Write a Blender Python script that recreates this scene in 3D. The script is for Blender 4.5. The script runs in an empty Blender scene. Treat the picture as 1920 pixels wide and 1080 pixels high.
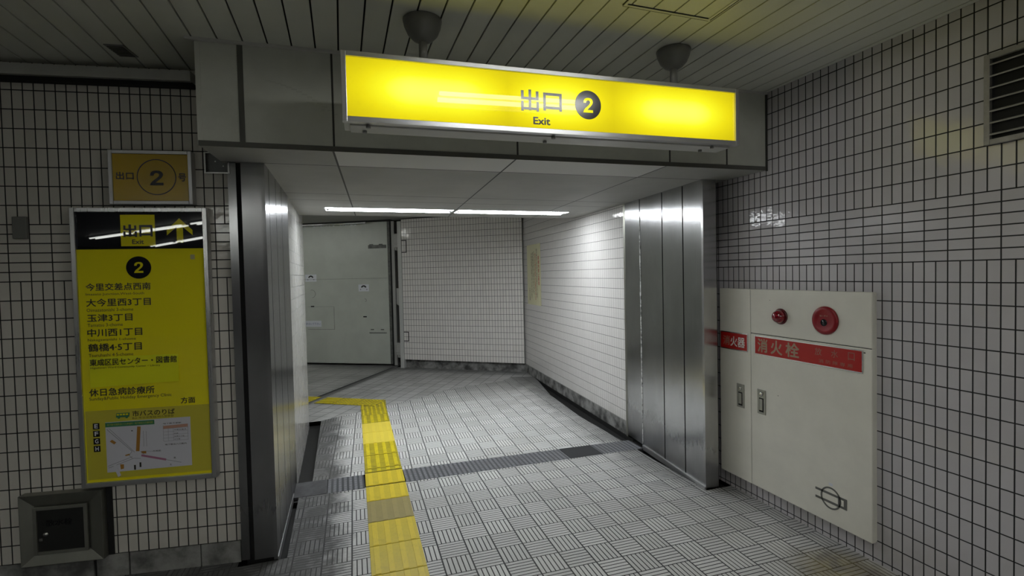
import bpy, bmesh, math, random
from mathutils import Vector, Matrix
random.seed(7)
C = bpy.context.scene.collection
sc = bpy.context.scene
PI = math.pi

# ------------------------------------------------------------------ camera
cam = bpy.data.cameras.new('camera'); camo = bpy.data.objects.new('camera', cam); C.objects.link(camo)
YAW, PITCH, ROLL = 0.329668, -0.027888, -0.021976
EYE = 1.6064
fw = Vector((math.sin(YAW) * math.cos(PITCH), math.cos(YAW) * math.cos(PITCH), math.sin(PITCH)))
rt = Vector((math.cos(YAW), -math.sin(YAW), 0)); up = rt.cross(fw)
r2 = math.cos(ROLL) * rt + math.sin(ROLL) * up; u2 = -math.sin(ROLL) * rt + math.cos(ROLL) * up
camo.matrix_world = Matrix((( r2.x, u2.x, -fw.x, 0), (r2.y, u2.y, -fw.y, 0), (r2.z, u2.z, -fw.z, EYE), (0, 0, 0, 1)))
cam.sensor_width = 36; cam.lens = 932.52 / 1920 * 36; cam.clip_start = .02; cam.clip_end = 100
sc.camera = camo

# ------------------------------------------------------------------ world, exposure, light levels
w = bpy.data.worlds.new('world'); sc.world = w; w.use_nodes = True
w.node_tree.nodes['Background'].inputs[0].default_value = (.5, .55, .6, 1)
w.node_tree.nodes['Background'].inputs[1].default_value = .0
sc.view_settings.view_transform = 'Standard'; sc.view_settings.look = 'None'
sc.view_settings.exposure = 0.25; sc.view_settings.gamma = 1.0; sc.view_settings.use_curve_mapping = False
L_PASSAGE = 25.0      # passage ceiling lights
L_CROSS = 36.0        # cross rows of the near hall
L_NEAR = 23.0          # fixture right overhead, just outside the frame
L_TURN = 18.0         # light of the turned passage, hidden by the low ceiling
L_HALL = 13.0         # rows of lights in the hall behind
try:
    sc.cycles.use_denoising = True
    sc.cycles.max_bounces = 10; sc.cycles.diffuse_bounces = 5; sc.cycles.glossy_bounces = 5
    sc.cycles.sample_clamp_indirect = 6
except Exception: pass

# ------------------------------------------------------------------ node helpers
def new_mat(name):
    m = bpy.data.materials.new(name); m.use_nodes = True
    return m, m.node_tree, m.node_tree.nodes['Principled BSDF']
class NT:
    def __init__(s, nt): s.nt = nt
    def put(s, sock, v):
        if isinstance(v, bpy.types.NodeSocket): s.nt.links.new(v, sock)
        elif isinstance(v, (tuple, list)): sock.default_value = tuple(v) if len(v) == 4 or sock.type == 'VECTOR' else (*v, 1)
        else: sock.default_value = v
    def m(s, op, a, b=None, c=None, clamp=False):
        n = s.nt.nodes.new('ShaderNodeMath'); n.operation = op; n.use_clamp = clamp
        for i, v in enumerate((a, b, c)):
            if v is not None: s.put(n.inputs[i], v)
        return n.outputs[0]
    def add(s, a, b): return s.m('ADD', a, b)
    def sub(s, a, b): return s.m('SUBTRACT', a, b)
    def mul(s, a, b): return s.m('MULTIPLY', a, b)
    def step(s, x, lo, hi):
        n = s.nt.nodes.new('ShaderNodeMapRange'); n.interpolation_type = 'SMOOTHSTEP'
        s.put(n.inputs['Value'], x); n.inputs['From Min'].default_value = lo; n.inputs['From Max'].default_value = hi
        return n.outputs[0]
    def sep(s, v):
        n = s.nt.nodes.new('ShaderNodeSeparateXYZ'); s.put(n.inputs[0], v); return n.outputs
    def coord(s, kind='Object'):
        return s.nt.nodes.new('ShaderNodeTexCoord').outputs[kind]
    def comb(s, x, y, z=0.0):
        n = s.nt.nodes.new('ShaderNodeCombineXYZ')
        for i, v in enumerate((x, y, z)): s.put(n.inputs[i], v)
        return n.outputs[0]
    def noise(s, v, scale, detail=3, rough=.5, dist=0.0):
        n = s.nt.nodes.new('ShaderNodeTexNoise'); s.put(n.inputs['Vector'], v)
        n.inputs['Scale'].default_value = scale; n.inputs['Detail'].default_value = detail
        n.inputs['Roughness'].default_value = rough; n.inputs['Distortion'].default_value = dist
        return n.outputs['Fac']
    def white(s, v):
        n = s.nt.nodes.new('ShaderNodeTexWhiteNoise'); n.noise_dimensions = '3D'; s.put(n.inputs['Vector'], v)
        return n.outputs
    def mix(s, f, a, b):
        n = s.nt.nodes.new('ShaderNodeMix'); n.data_type = 'RGBA'
        s.put(n.inputs[0], f); s.put(n.inputs[6], a); s.put(n.inputs[7], b)
        return n.outputs[2]
    def bump(s, h, strength=1.0, dist=1.0):
        n = s.nt.nodes.new('ShaderNodeBump'); s.put(n.inputs['Height'], h)
        n.inputs['Strength'].default_value = strength; n.inputs['Distance'].default_value = dist
        return n.outputs[0]

def plain(name, col, rough=.5, metal=0.0, noise=0.0, nscale=8, coat=0.0, bump=0.0, spec=None):
    m, nt, p = new_mat(name); t = NT(nt)
    p.inputs['Roughness'].default_value = rough; p.inputs['Metallic'].default_value = metal
    p.inputs['Coat Weight'].default_value = coat; p.inputs['Coat Roughness'].default_value = .04
    if spec is not None: p.inputs['Specular IOR Level'].default_value = spec
    if noise or bump:
        f = t.noise(t.coord(), nscale, 5, .6)
        k = t.step(f, .3, .7)
        dark = tuple(c * (1 - noise) for c in col)
        t.put(p.inputs['Base Color'], t.mix(k, dark, col))
        if bump: t.put(p.inputs['Normal'], t.bump(f, 1, bump))
    else: p.inputs['Base Color'].default_value = (*col, 1)
    return m

def steel(name, col=(.50, .50, .51), rough=.24, streak=1.0, dirt=.35, aniso=.0):
    m, nt, p = new_mat(name); t = NT(nt)
    o = t.coord(); x, y, z = t.sep(o)[:3]
    brushed = t.noise(t.comb(t.mul(x, 60), t.mul(y, 60), t.mul(z, 2.2)), 1.0, 4, .6)
    blot = t.noise(t.comb(x, y, t.mul(z, .6)), 3.2, 5, .6)
    low = t.m('SUBTRACT', 1.0, t.step(t.add(z, t.mul(blot, .35)), .10, .75))
    c = t.mix(t.step(blot, .3, .7), tuple(v * .82 for v in col), col)
    c = t.mix(t.mul(low, dirt), c, (.12, .12, .11))
    t.put(p.inputs['Base Color'], c)
    p.inputs['Metallic'].default_value = 1
    t.put(p.inputs['Roughness'], t.add(rough - .05, t.add(t.mul(brushed, .10 * streak), t.mul(low, .14))))
    t.put(p.inputs['Normal'], t.bump(t.add(t.mul(brushed, .00004 * streak), t.mul(blot, .0010)), .6, 1))
    p.inputs['Anisotropic'].default_value = aniso
    p.inputs['Anisotropic Rotation'].default_value = .0
    tg = nt.nodes.new('ShaderNodeTangent'); tg.direction_type = 'RADIAL'; tg.axis = 'Z'
    t.put(p.inputs['Tangent'], tg.outputs[0])
    return m

def tile_mat(name, col, gu, gz, band=None, pz=.0229, gw=.0045, rough=.09, var=.08, dirtcol=(.30, .28, .22), dirt=.0, dirtz=.4):
    """stack-bonded ceramic tile; UV is metres: u along the wall, v height. 50 x 100 mm tiles, in the band laid flat"""
    m, nt, p = new_mat(name); t = NT(nt)
    u, v = t.sep(t.coord('UV'))[:2]
    if band is not None:
        inb = t.mul(t.m('GREATER_THAN', v, band), t.m('LESS_THAN', v, band + .3))
        pu = t.add(.05, t.mul(inb, .05)); pv = t.sub(.1, t.mul(inb, .05))
    else: pu, pv = .05, .1
    a = t.m('DIVIDE', u, pu); b = t.m('DIVIDE', t.sub(v, pz), pv)
    fa = t.m('FRACT', a); fb = t.m('FRACT', b)
    du = t.mul(t.m('MINIMUM', fa, t.sub(1.0, fa)), pu); dv = t.mul(t.m('MINIMUM', fb, t.sub(1.0, fb)), pv)
    h = gw / 2
    mu = t.step(du, h - .0006, h + .0006); mv = t.step(dv, h - .0006, h + .0006)
    rnd = t.white(t.comb(t.m('FLOOR', a), t.m('FLOOR', b), 3.0))
    rc = t.sep(rnd['Color'])
    shade = t.add(1 - var, t.mul(rnd['Value'], var))
    base = t.mix(shade, (0, 0, 0), col)
    ob = t.comb(u, v)
    if dirt:
        n = t.noise(ob, 2.5, 5, .65)
        k = t.mul(t.mul(t.step(n, .35, .7), t.sub(1.0, t.step(v, 0.0, dirtz))), dirt)
        base = t.mix(k, base, dirtcol)
    c = t.mix(mu, gu, base); c = t.mix(mv, gz, c)
    t.put(p.inputs['Base Color'], c)
    full = t.mul(mu, mv)
    t.put(p.inputs['Roughness'], t.add(.75, t.mul(full, rough - .75)))
    tilt = t.add(t.mul(t.mul(t.sub(fa, .5), t.sub(rc[0], .5)), .0010), t.mul(t.mul(t.sub(fb, .5), t.sub(rc[1], .5)), .0014))
    wav = t.mul(t.noise(ob, 22, 2, .5), .0012)
    hgt = t.add(t.mul(full, .0012), t.mul(t.add(tilt, wav), full))
    t.put(p.inputs['Normal'], t.bump(hgt, 1, 1))
    return m

def floor_mat(name, x0, y0, th, px, py, par):
    """square tiles grooved six bars one way, six the other, like basket weave"""
    m, nt, p = new_mat(name); t = NT(nt)
    o = t.coord(); X, Y = t.sep(o)[:2]
    c, s = math.cos(th), math.sin(th)
    X1 = t.sub(X, x0); Y1 = t.sub(Y, y0)
    x = t.sub(t.mul(X1, c), t.mul(Y1, s)); y = t.add(t.mul(X1, s), t.mul(Y1, c))
    a = t.m('DIVIDE', x, px); b = t.m('DIVIDE', y, py)
    ia = t.m('FLOOR', a); ib = t.m('FLOOR', b)
    fa = t.m('FRACT', a); fb = t.m('FRACT', b)
    odd = t.m('MODULO', t.m('ABSOLUTE', t.add(t.add(ia, ib), par)), 2.0)     # 1: bars run along x
    q = t.add(t.mul(odd, fb), t.mul(t.sub(1.0, odd), fa))
    qq = t.m('FRACT', t.mul(q, 6.0)); dq = t.mul(t.m('MINIMUM', qq, t.sub(1.0, qq)), px / 6)
    g = t.step(dq, .0019, .0035)
    # the groove between bars is left out at the tile's own edge (the joint is there)
    du = t.mul(t.m('MINIMUM', fa, t.sub(1.0, fa)), px); dv = t.mul(t.m('MINIMUM', fb, t.sub(1.0, fb)), py)
    ju = t.step(du, .0034, .0050); jv = t.step(dv, .0020, .0036)
    rnd = t.white(t.comb(ia, ib, 1.0))
    tone = t.add(.84, t.mul(rnd['Value'], .16))
    base = t.mix(tone, (0, 0, 0), (.74, .74, .725))
    fine = t.noise(o, 60, 3, .6)
    base = t.mix(t.mul(t.step(fine, .35, .75), .12), base, (.30, .30, .29))
    base = t.mix(g, (.010, .011, .012), base)
    base = t.mix(jv, (.010, .011, .012), base)
    base = t.mix(ju, (.07, .073, .077), base)
    # wear and dirt: cement smears near the drains and along the walls, broken up by noise
    n = t.noise(o, 4.5, 6, .68); n2 = t.noise(o, 1.6, 3, .5); n3 = t.noise(o, 7.3, 5, .7, 1.2)
    nearleft = t.sub(1.0, t.step(t.add(X, t.mul(t.sub(n, .5), .45)), -.15, .05))
    Xr = t.sub(X, t.mul(t.m('MAXIMUM', t.sub(Y, 4.2), 0.0), .06))
    nearright = t.mul(t.step(t.add(Xr, t.mul(t.sub(n, .5), .6)), 2.05, 2.50), t.step(Y, 2.0, 3.4))
    right2 = t.mul(t.step(t.add(X, t.mul(t.sub(n, .5), .5)), 2.25, 2.75), .55)
    k = t.m('MAXIMUM', t.mul(nearleft, t.add(.80, t.mul(t.step(n3, .38, .60), .19))), t.mul(t.m('MAXIMUM', nearright, right2), .7))
    k = t.m('MINIMUM', k, 1.0)
    film = t.mul(t.step(n2, .42, .75), .22)
    grime = t.mix(t.step(n3, .3, .7), (.045, .046, .047), (.095, .095, .093))
    base = t.mix(k, base, grime); base = t.mix(film, base, (.23, .225, .20))
    far = t.mul(t.step(t.add(Y, t.mul(n, .8)), 6.5, 7.6), .5)  # darker towards the far end of the passage
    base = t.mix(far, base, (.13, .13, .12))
    # rusty stain by the hydrant cabinet
    sx = t.m('POWER', t.sub(X, 2.45), 2.0); sy = t.m('POWER', t.sub(Y, 1.86), 2.0)
    rs = t.sub(1.0, t.step(t.add(t.m('SQRT', t.add(sx, sy)), t.mul(n, .35)), .30, .50))
    base = t.mix(t.mul(rs, .7), base, t.mix(t.step(n, .4, .6), (.07, .05, .018), (.26, .21, .08)))
    t.put(p.inputs['Base Color'], base)
    t.put(p.inputs['Roughness'], t.sub(.95, t.mul(t.m('MINIMUM', t.m('MINIMUM', g, jv), ju), t.sub(.5, t.mul(fine, .2)))))
    hg = t.mul(t.m('MINIMUM', t.m('MINIMUM', g, t.add(jv, k)), ju), .0016)
    t.put(p.inputs['Normal'], t.bump(hg, .8, 1))
    return m

def plain_floor(name, th, pu, pv, x0, y0, col=(.52, .52, .51)):
    m, nt, p = new_mat(name); t = NT(nt)
    o = t.coord(); X, Y = t.sep(o)[:2]
    c, s = math.cos(th), math.sin(th)
    X1 = t.sub(X, x0); Y1 = t.sub(Y, y0)
    x = t.sub(t.mul(X1, c), t.mul(Y1, s)); y = t.add(t.mul(X1, s), t.mul(Y1, c))
    a = t.m('DIVIDE', x, pu); b = t.m('DIVIDE', y, pv)
    fa = t.m('FRACT', a); fb = t.m('FRACT', b)
    du = t.mul(t.m('MINIMUM', fa, t.sub(1.0, fa)), pu); dv = t.mul(t.m('MINIMUM', fb, t.sub(1.0, fb)), pv)
    j = t.m('MINIMUM', t.step(du, .0030, .0055), t.step(dv, .0025, .0045))
    rnd = t.white(t.comb(t.m('FLOOR', a), t.m('FLOOR', b), 1.0))
    base = t.mix(t.add(.8, t.mul(rnd['Value'], .2)), (0, 0, 0), col)
    n = t.noise(o, 2.2, 5, .6)
    base = t.mix(t.mul(t.step(n, .35, .7), .4), base, (.15, .15, .135))
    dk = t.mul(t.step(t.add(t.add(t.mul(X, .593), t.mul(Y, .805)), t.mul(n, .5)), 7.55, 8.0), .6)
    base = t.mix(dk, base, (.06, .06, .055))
    t.put(p.inputs['Base Color'], t.mix(j, (.05, .052, .054), base))
    p.inputs['Roughness'].default_value = .42
    return m

def emit(name, col, L, rough=.4):
    m, nt, p = new_mat(name)
    p.inputs['Base Color'].default_value = (.8, .8, .8, 1); p.inputs['Roughness'].default_value = rough
    p.inputs['Emission Color'].default_value = (*col, 1); p.inputs['Emission Strength'].default_value = L
    return m

# ------------------------------------------------------------------ mesh helpers
class MB:
    """collects shapes, links them as ONE mesh object"""
    def __init__(s): s.bm = bmesh.new(); s.uv = s.bm.loops.layers.uv.new('UVMap')
    def box(s, x0, x1, y0, y1, z0, z1, bev=0.0, seg=2, mi=0, M=None):
        b2 = bmesh.new()
        vs = [b2.verts.new((x, y, z)) for x in (x0, x1) for y in (y0, y1) for z in (z0, z1)]
        for f in ((0, 1, 3, 2), (4, 6, 7, 5), (0, 4, 5, 1), (2, 3, 7, 6), (0, 2, 6, 4), (1, 5, 7, 3)): b2.faces.new([vs[i] for i in f])
        bmesh.ops.recalc_face_normals(b2, faces=b2.faces)
        if bev: bmesh.ops.bevel(b2, geom=b2.edges[:], offset=bev, segments=seg, affect='EDGES', profile=.5)
        s.merge(b2, mi, M); return s
    def merge(s, b2, mi=0, M=None):
        vm = {}
        for v in b2.verts: vm[v] = s.bm.verts.new((M @ v.co) if M else v.co)
        for f in b2.faces:
            try: nf = s.bm.faces.new([vm[v] for v in f.verts])
            except ValueError: continue
            nf.material_index = mi; nf.smooth = f.smooth
        b2.free()
    def poly(s, pts, mi=0, uvs=None):
        f = s.bm.faces.new([s.bm.verts.new(p) for p in pts]); f.material_index = mi
        if uvs:
            for l, u in zip(f.loops, uvs): l[s.uv].uv = u
        return f
    def prism(s, foot, z0, z1, mis=None, mtop=0, mbot=0, u0=0.0, smooth=()):
        """vertical prism over a footprint, given counter-clockwise from above; UV of the sides in metres"""
        n = len(foot); u = u0
        for i in range(n):
            a, b = foot[i], foot[(i + 1) % n]; L = math.hypot(b[0] - a[0], b[1] - a[1])
            f = s.poly([(*a, z0), (*b, z0), (*b, z1), (*a, z1)], (mis[i] if mis else 0), [(u, z0), (u + L, z0), (u + L, z1), (u, z1)])
            if i in smooth: f.smooth = True
            u += L
        s.poly([(*p, z1) for p in foot], mtop); s.poly([(*p, z0) for p in reversed(foot)], mbot)
        return s
    def lathe(s, prof, segs=32, M=None, mi=0, smooth=True, caps=True):
        """profile [(r, h)] around the z axis, then M"""
        b2 = bmesh.new(); rings = []
        for r, h in prof:
            rings.append([b2.verts.new((r * math.cos(2 * PI * k / segs), r * math.sin(2 * PI * k / segs), h)) for k in range(segs)])
        for i in range(len(rings) - 1):
            for k in range(segs):
                f = b2.faces.new((rings[i][k], rings[i][(k + 1) % segs], rings[i + 1][(k + 1) % segs], rings[i + 1][k])); f.smooth = smooth
        if caps:
            b2.faces.new(list(reversed(rings[0]))); b2.faces.new(rings[-1])
        bmesh.ops.recalc_face_normals(b2, faces=b2.faces)
        s.merge(b2, mi, M); return s
    def build(s, name, mats, parent=None, weld=False):
        if weld: bmesh.ops.remove_doubles(s.bm, verts=s.bm.verts[:], dist=1e-5)
        me = bpy.data.meshes.new(name); s.bm.to_mesh(me); s.bm.free()
        for m in (mats if isinstance(mats, (list, tuple)) else [mats]): me.materials.append(m)
        o = bpy.data.objects.new(name, me); C.objects.link(o)
        if parent: o.parent = parent
        return o
TOWARD = Matrix.Rotation(PI / 2, 4, 'X')      # +z of a lathe becomes -y, out of the wall towards the viewer
def at(x, y, z, R=None): return Matrix.Translation((x, y, z)) @ (R or Matrix())

def empty(name, label, cat, loc=(0, 0, 0), rz=0.0, group=None):
    o = bpy.data.objects.new(name, None); C.objects.link(o); o.location = loc; o.rotation_euler = (0, 0, rz)
    o.empty_display_size = .05
    return tag(o, label, cat, group)
def tag(o, label, cat, group=None):
    o['label'] = label; o['category'] = cat
    if group: o['group'] = group
    return o
def struct(o): o['kind'] = 'structure'; return o
def copy_tree(root):
    r = root.copy(); C.objects.link(r)
    for ch in list(root.children):
        c = ch.copy(); C.objects.link(c); c.parent = r
        for g in ch.children:
            d = g.copy(); C.objects.link(d); d.parent = c
    return r

_tc = {}
def text_mesh(body, bold0=0.0, spacing=1.0, line=1.0, center=False, res=3):
    key = (body, spacing, line, center)
    if key in _tc: return _tc[key]
    cu = bpy.data.curves.new('lettering', 'FONT'); cu.body = body; cu.size = 1; cu.offset = 0
    cu.space_character = spacing; cu.space_line = line; cu.resolution_u = res
    if center: cu.align_x = 'CENTER'
    ob = bpy.data.objects.new('lettering', cu); C.objects.link(ob)
    dg = bpy.context.evaluated_depsgraph_get(); dg.update()
    me = bpy.data.meshes.new_from_object(ob.evaluated_get(dg))
    vs = [v.co.copy() for v in me.vertices]; fs = [list(p.vertices) for p in me.polygons]
    bpy.data.objects.remove(ob); bpy.data.meshes.remove(me)
    _tc[key] = (vs, fs); return vs, fs
def letters(parent, body, x0, x1, z0, z1, y, mat, bold=.02, name='lettering', M=None, **kw):
    """a line of lettering fitted to a rectangle on a face that looks along -y"""
    mb = MB(); add_letters(mb, body, x0, x1, z0, z1, y, bold, **kw)
    return mb.build(name, mat, parent)
def add_letters(mb, body, x0, x1, z0, z1, y, bold=.02, mi=0, fit=True, **kw):
    vs, fs = text_mesh(body, bold, **kw)
    if not vs: return
    ax, bx = min(v.x for v in vs), max(v.x for v in vs); ay, by = min(v.y for v in vs), max(v.y for v in vs)
    sx = (x1 - x0) / max(bx - ax, 1e-6); sy = (z1 - z0) / max(by - ay, 1e-6)
    offs = [(0, 0)] if bold <= 0 else [(0, 0), (bold, 0), (-bold, 0), (0, bold), (0, -bold), (bold * .7, bold * .7), (-bold * .7, -bold * .7), (-bold * .7, bold * .7), (bold * .7, -bold * .7)]
    for i_, (ox, oz) in enumerate(offs):
        nv = [mb.bm.verts.new((x0 + (v.x - ax + ox) * sx, y - .00002 * i_, z0 + (v.y - ay + oz) * sy)) for v in vs]
        for f in fs:
            try: mb.bm.faces.new([nv[i] for i in f]).material_index = mi
            except ValueError: pass
def flat(mb, pts, y, th=.0006, mi=0):
    """a thin printed or cut shape given as (x, z) outline, its back on y"""
    n = len(pts)
    a = [mb.bm.verts.new((p[0], y - th, p[1])) for p in pts]; b = [mb.bm.verts.new((p[0], y, p[1])) for p in pts]
    fs = [mb.bm.faces.new(a), mb.bm.faces.new(list(reversed(b)))]
    for i in range(n): fs.append(mb.bm.faces.new((a[i], b[i], b[(i + 1) % n], a[(i + 1) % n])))
    for f in fs: f.material_index = mi
    bmesh.ops.recalc_face_normals(mb.bm, faces=fs)
def rect(x0, x1, z0, z1): return [(x0, z0), (x1, z0), (x1, z1), (x0, z1)]
TWO = [(0,0),(1,0),(1,.18),(.42,.18),(.55,.28),(.75,.42),(.90,.54),(.98,.65),(1.0,.74),(.97,.84),(.88,.93),(.74,.985),(.52,1.0),(.32,.98),(.16,.92),(.06,.82),(.03,.70),(.03,.655),(.29,.655),(.31,.74),(.38,.81),(.50,.835),(.62,.815),(.70,.76),(.705,.68),(.66,.60),(.54,.50),(.36,.385),(.18,.27),(.06,.14),(0,.03)]
def two(parent, x0, x1, z0, z1, y, mat):
    mb = MB(); flat(mb, [(x0 + a * (x1 - x0), z0 + b * (z1 - z0)) for a, b in TWO], y, .0006)
    return mb.build('numeral', mat, parent)
def disc(cx, cz, rx, rz=None, n=40): return [(cx + rx * math.cos(2 * PI * k / n), cz + (rz or rx) * math.sin(2 * PI * k / n)) for k in range(n)]
def ring(mb, cx, cz, ro, ri, y, a0=0.0, a1=2 * PI, n=40, th=.0006):
    for k in range(n):
        p, q = a0 + (a1 - a0) * k / n, a0 + (a1 - a0) * (k + 1) / n
        flat(mb, [(cx + ri * math.cos(p), cz + ri * math.sin(p)), (cx + ro * math.cos(p), cz + ro * math.sin(p)),
                  (cx + ro * math.cos(q), cz + ro * math.sin(q)), (cx + ri * math.cos(q), cz + ri * math.sin(q))], y, th)
def frame(mb, x0, x1, z0, z1, t, y0, y1, bev=.0015, tb=None):
    tb = tb or t
    mb.box(x0, x0 + t, y0, y1, z0, z1, bev); mb.box(x1 - t, x1, y0, y1, z0, z1, bev)
    mb.box(x0 + t, x1 - t, y0, y1, z1 - t, z1, bev); mb.box(x0 + t, x1 - t, y0, y1, z0, z0 + tb, bev)

# ------------------------------------------------------------------ materials
M = {}
WHITE = (.56, .54, .56)
BAND = 1.6229
M['tile_room'] = tile_mat('ceramic_tile_room', WHITE, (.012, .012, .013), (.012, .012, .013), band=BAND, gw=.0055, dirt=.35, dirtz=.5)
M['tile_left'] = tile_mat('ceramic_tile_entrance', (.68, .65, .59), (.012, .012, .012), (.012, .012, .012), band=BAND, gw=.0055, dirt=.3, dirtz=.6)
M['tile_pass'] = tile_mat('ceramic_tile_passage', (.70, .685, .665), (.36, .35, .34), (.10, .10, .10), pz=.04, gw=.004, var=.05, dirt=.2, dirtz=.5)
M['tile_gate'] = tile_mat('ceramic_tile_gate', (.80, .775, .745), (.07, .07, .07), (.06, .06, .06), pz=.05, gw=.0045, var=.06)
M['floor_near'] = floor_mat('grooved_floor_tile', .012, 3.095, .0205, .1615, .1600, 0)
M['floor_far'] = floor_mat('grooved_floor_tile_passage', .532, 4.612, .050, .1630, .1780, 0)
TH2 = math.atan2(.545, .84)
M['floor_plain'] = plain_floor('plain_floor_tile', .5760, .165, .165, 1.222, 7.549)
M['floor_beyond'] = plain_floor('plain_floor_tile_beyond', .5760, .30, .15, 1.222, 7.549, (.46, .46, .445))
M['gutter'] = plain('wet_dark_gutter', (.010, .010, .010), .6)
M['cement'] = plain('smeared_cement', (.10, .10, .105), .8, noise=.45, nscale=9, bump=.004)
M['plinth'] = plain('peeling_plinth', (.30, .30, .29), .8, noise=.85, nscale=7, bump=.003)
M['stone'] = plain('plinth_stone', (.34, .34, .32), .7, noise=.8, nscale=6, bump=.003)
M['slat'] = plain('painted_ceiling_slat', (.66, .67, .60), .38, noise=.07, nscale=3)
M['slat_back'] = plain('ceiling_void', (.012, .012, .012), .9)
M['board'] = None
M['header'] = plain('bulkhead_panel', (.64, .65, .585), .42, noise=.13, nscale=3.5)
M['header_edge'] = plain('bulkhead_edging', (.13, .13, .115), .4, metal=.5)
M['header_joint'] = plain('bulkhead_joint', (.045, .045, .04), .6)
M['steel'] = steel('stainless_cladding', (.58, .58, .585), .22, aniso=.7)
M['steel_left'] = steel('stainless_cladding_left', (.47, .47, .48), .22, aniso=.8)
M['steel_frame'] = steel('stainless_frame', (.60, .60, .60), .28, dirt=.0)
M['steel_dull'] = steel('dull_steel', (.42, .42, .37), .42, dirt=.2)
M['alu'] = plain('aluminium_frame', (.62, .62, .63), .35, metal=.85)
M['sign_back'] = plain('sign_housing_paint', (.55, .55, .52), .45)
M['black'] = plain('black_print', (.010, .010, .012), .18)
M['ink'] = plain('black_ink', (.022, .020, .016), .35)
M['navy'] = plain('dark_sign_film', (.012, .013, .018), .012)
M['yellow'] = plain('yellow_sign_film', (.90, .80, .018), .02)
M['yellow_paper'] = plain('yellow_paper', (.88, .88, .012), .3)
M['yellow_map'] = plain('yellow_paper_worn', (.60, .53, .05), .3)
M['yellow_old'] = plain('old_yellow_panel', (.54, .36, .010), .25)
M['gap'] = plain('dark_gap', (.006, .006, .006), .8)
M['cream'] = plain('cream_painted_steel', (.80, .78, .69), .32, noise=.07, nscale=5)
M['cream_edge'] = M['cream']
M['red'] = plain('red_plate', (.42, .008, .006), .30)
M['red_dark'] = plain('red_alarm', (.26, .004, .010), .4)
M['lens'] = plain('red_lens', (.22, .002, .012), .08, coat=1.0)
M['white_print'] = plain('white_print', (.75, .74, .70), .4)
M['tarnish'] = plain('tarnished_lettering', (.36, .27, .19), .35, metal=.4)
M['tarnish_dim'] = plain('faded_lettering', (.30, .17, .12), .5)
M['chrome'] = plain('chrome', (.70, .70, .70), .18, metal=1.0)
M['emblem'] = plain('grey_emblem', (.13, .13, .12), .4)
M['pipe'] = plain('dark_hanger_paint', (.20, .20, .19), .3)
M['door'] = plain('grey_green_gate_paint', (.56, .59, .53), .33, noise=.10, nscale=2.5)
M['door_edge'] = plain('worn_gate_edge', (.16, .165, .15), .5, noise=.5, nscale=14)
M['gate_frame'] = plain('gate_frame_paint', (.52, .53, .51), .35)
M['mech'] = plain('gate_fitting_paint', (.40, .40, .38), .4)
M['louvre'] = plain('louvre_paint', (.36, .345, .315), .5, noise=.25, nscale=20)
M['poster'] = plain('cream_poster', (.68, .66, .42), .35)
M['red_print'] = plain('red_print', (.50, .06, .03), .4)
M['brown_print'] = plain('brown_print', (.16, .10, .05), .4)
M['green'] = plain('green_print', (.05, .22, .10), .4)
M['paper'] = plain('white_map_paper', (.68, .68, .74), .3)
M['paper_white'] = plain('white_sticker', (.72, .74, .78), .4)
M['orange_print'] = plain('orange_print', (.42, .20, .03), .4)
M['pink_print'] = plain('pink_print', (.42, .17, .28), .4)
M['grey_print'] = plain('grey_print', (.26, .26, .30), .4)
M['salmon_print'] = plain('salmon_print', (.55, .30, .22), .4)
M['blue_print'] = plain('blue_print', (.05, .07, .25), .4)
M['diffuser'] = emit('lamp_diffuser', (.93, .97, 1.0), L_PASSAGE)
M['tube_near'] = emit('fluorescent_tube', (.99, 1.0, .975), L_NEAR)
M['tube_hall'] = emit('fluorescent_tube_hall', (.97, 1.0, .94), L_HALL)
M['tube_turn'] = emit('fluorescent_tube_turned_passage', (.97, 1.0, .96), L_TURN)
M['tube_cross'] = emit('fluorescent_tube_cross_row', (.99, 1.0, .97), L_CROSS)
M['lamp_paint'] = plain('white_lamp_housing', (.45, .45, .45), .5)
def tactile_mat(name, col, dirt):
    m, nt, p = new_mat(name); t = NT(nt); o = t.coord(); z = t.sep(o)[2]
    n = t.noise(o, 14, 6, .7); f = t.noise(o, 70, 3, .6)
    low = t.sub(1.0, t.step(z, .0045, .0075))
    k = t.m('MINIMUM', t.add(t.mul(low, dirt), t.mul(t.step(n, .45, .75), dirt * .45)), 1.0)
    c = t.mix(k, col, (.10, .085, .02)); c = t.mix(t.mul(t.step(f, .5, .8), .25), c, tuple(v * .6 for v in col))
    t.put(p.inputs['Base Color'], c); p.inputs['Roughness'].default_value = .42
    t.put(p.inputs['Normal'], t.bump(t.mul(f, .0006), 1, 1)); return m
M['tac_worn'] = tactile_mat('worn_yellow_tactile', (.86, .67, .035), .28)
M['tac_clean'] = tactile_mat('clean_yellow_tactile', (.88, .71, .08), .10)
M['tac_dirty'] = tactile_mat('grimy_yellow_tactile', (.78, .64, .015), .8)
M['tac_brown'] = tactile_mat('browned_tactile', (.42, .35, .13), .25)
def grate_mat():
    m, nt, p = new_mat('checkered_drain_plate'); t = NT(nt); o = t.coord(); X, Y = t.sep(o)[:2]
    a = t.m('FRACT', t.mul(X, 26)); b = t.m('FRACT', t.add(t.mul(Y, 40), t.mul(t.m('FLOOR', t.mul(X, 26)), .5)))
    d = t.m('MULTIPLY', t.step(t.m('ABSOLUTE', t.sub(a, .5)), .34, .22), t.step(t.m('ABSOLUTE', t.sub(b, .5)), .34, .2))
    n = t.noise(o, 9, 5, .6)
    c = t.mix(d, (.085, .09, .10), (.36, .37, .39)); c = t.mix(t.mul(t.step(n, .4, .7), .5), c, (.13, .13, .135))
    t.put(p.inputs['Base Color'], c); p.inputs['Metallic'].default_value = .35
    p.inputs['Roughness'].default_value = .45; t.put(p.inputs['Normal'], t.bump(t.mul(d, .0015), 1, 1)); return m
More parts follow.
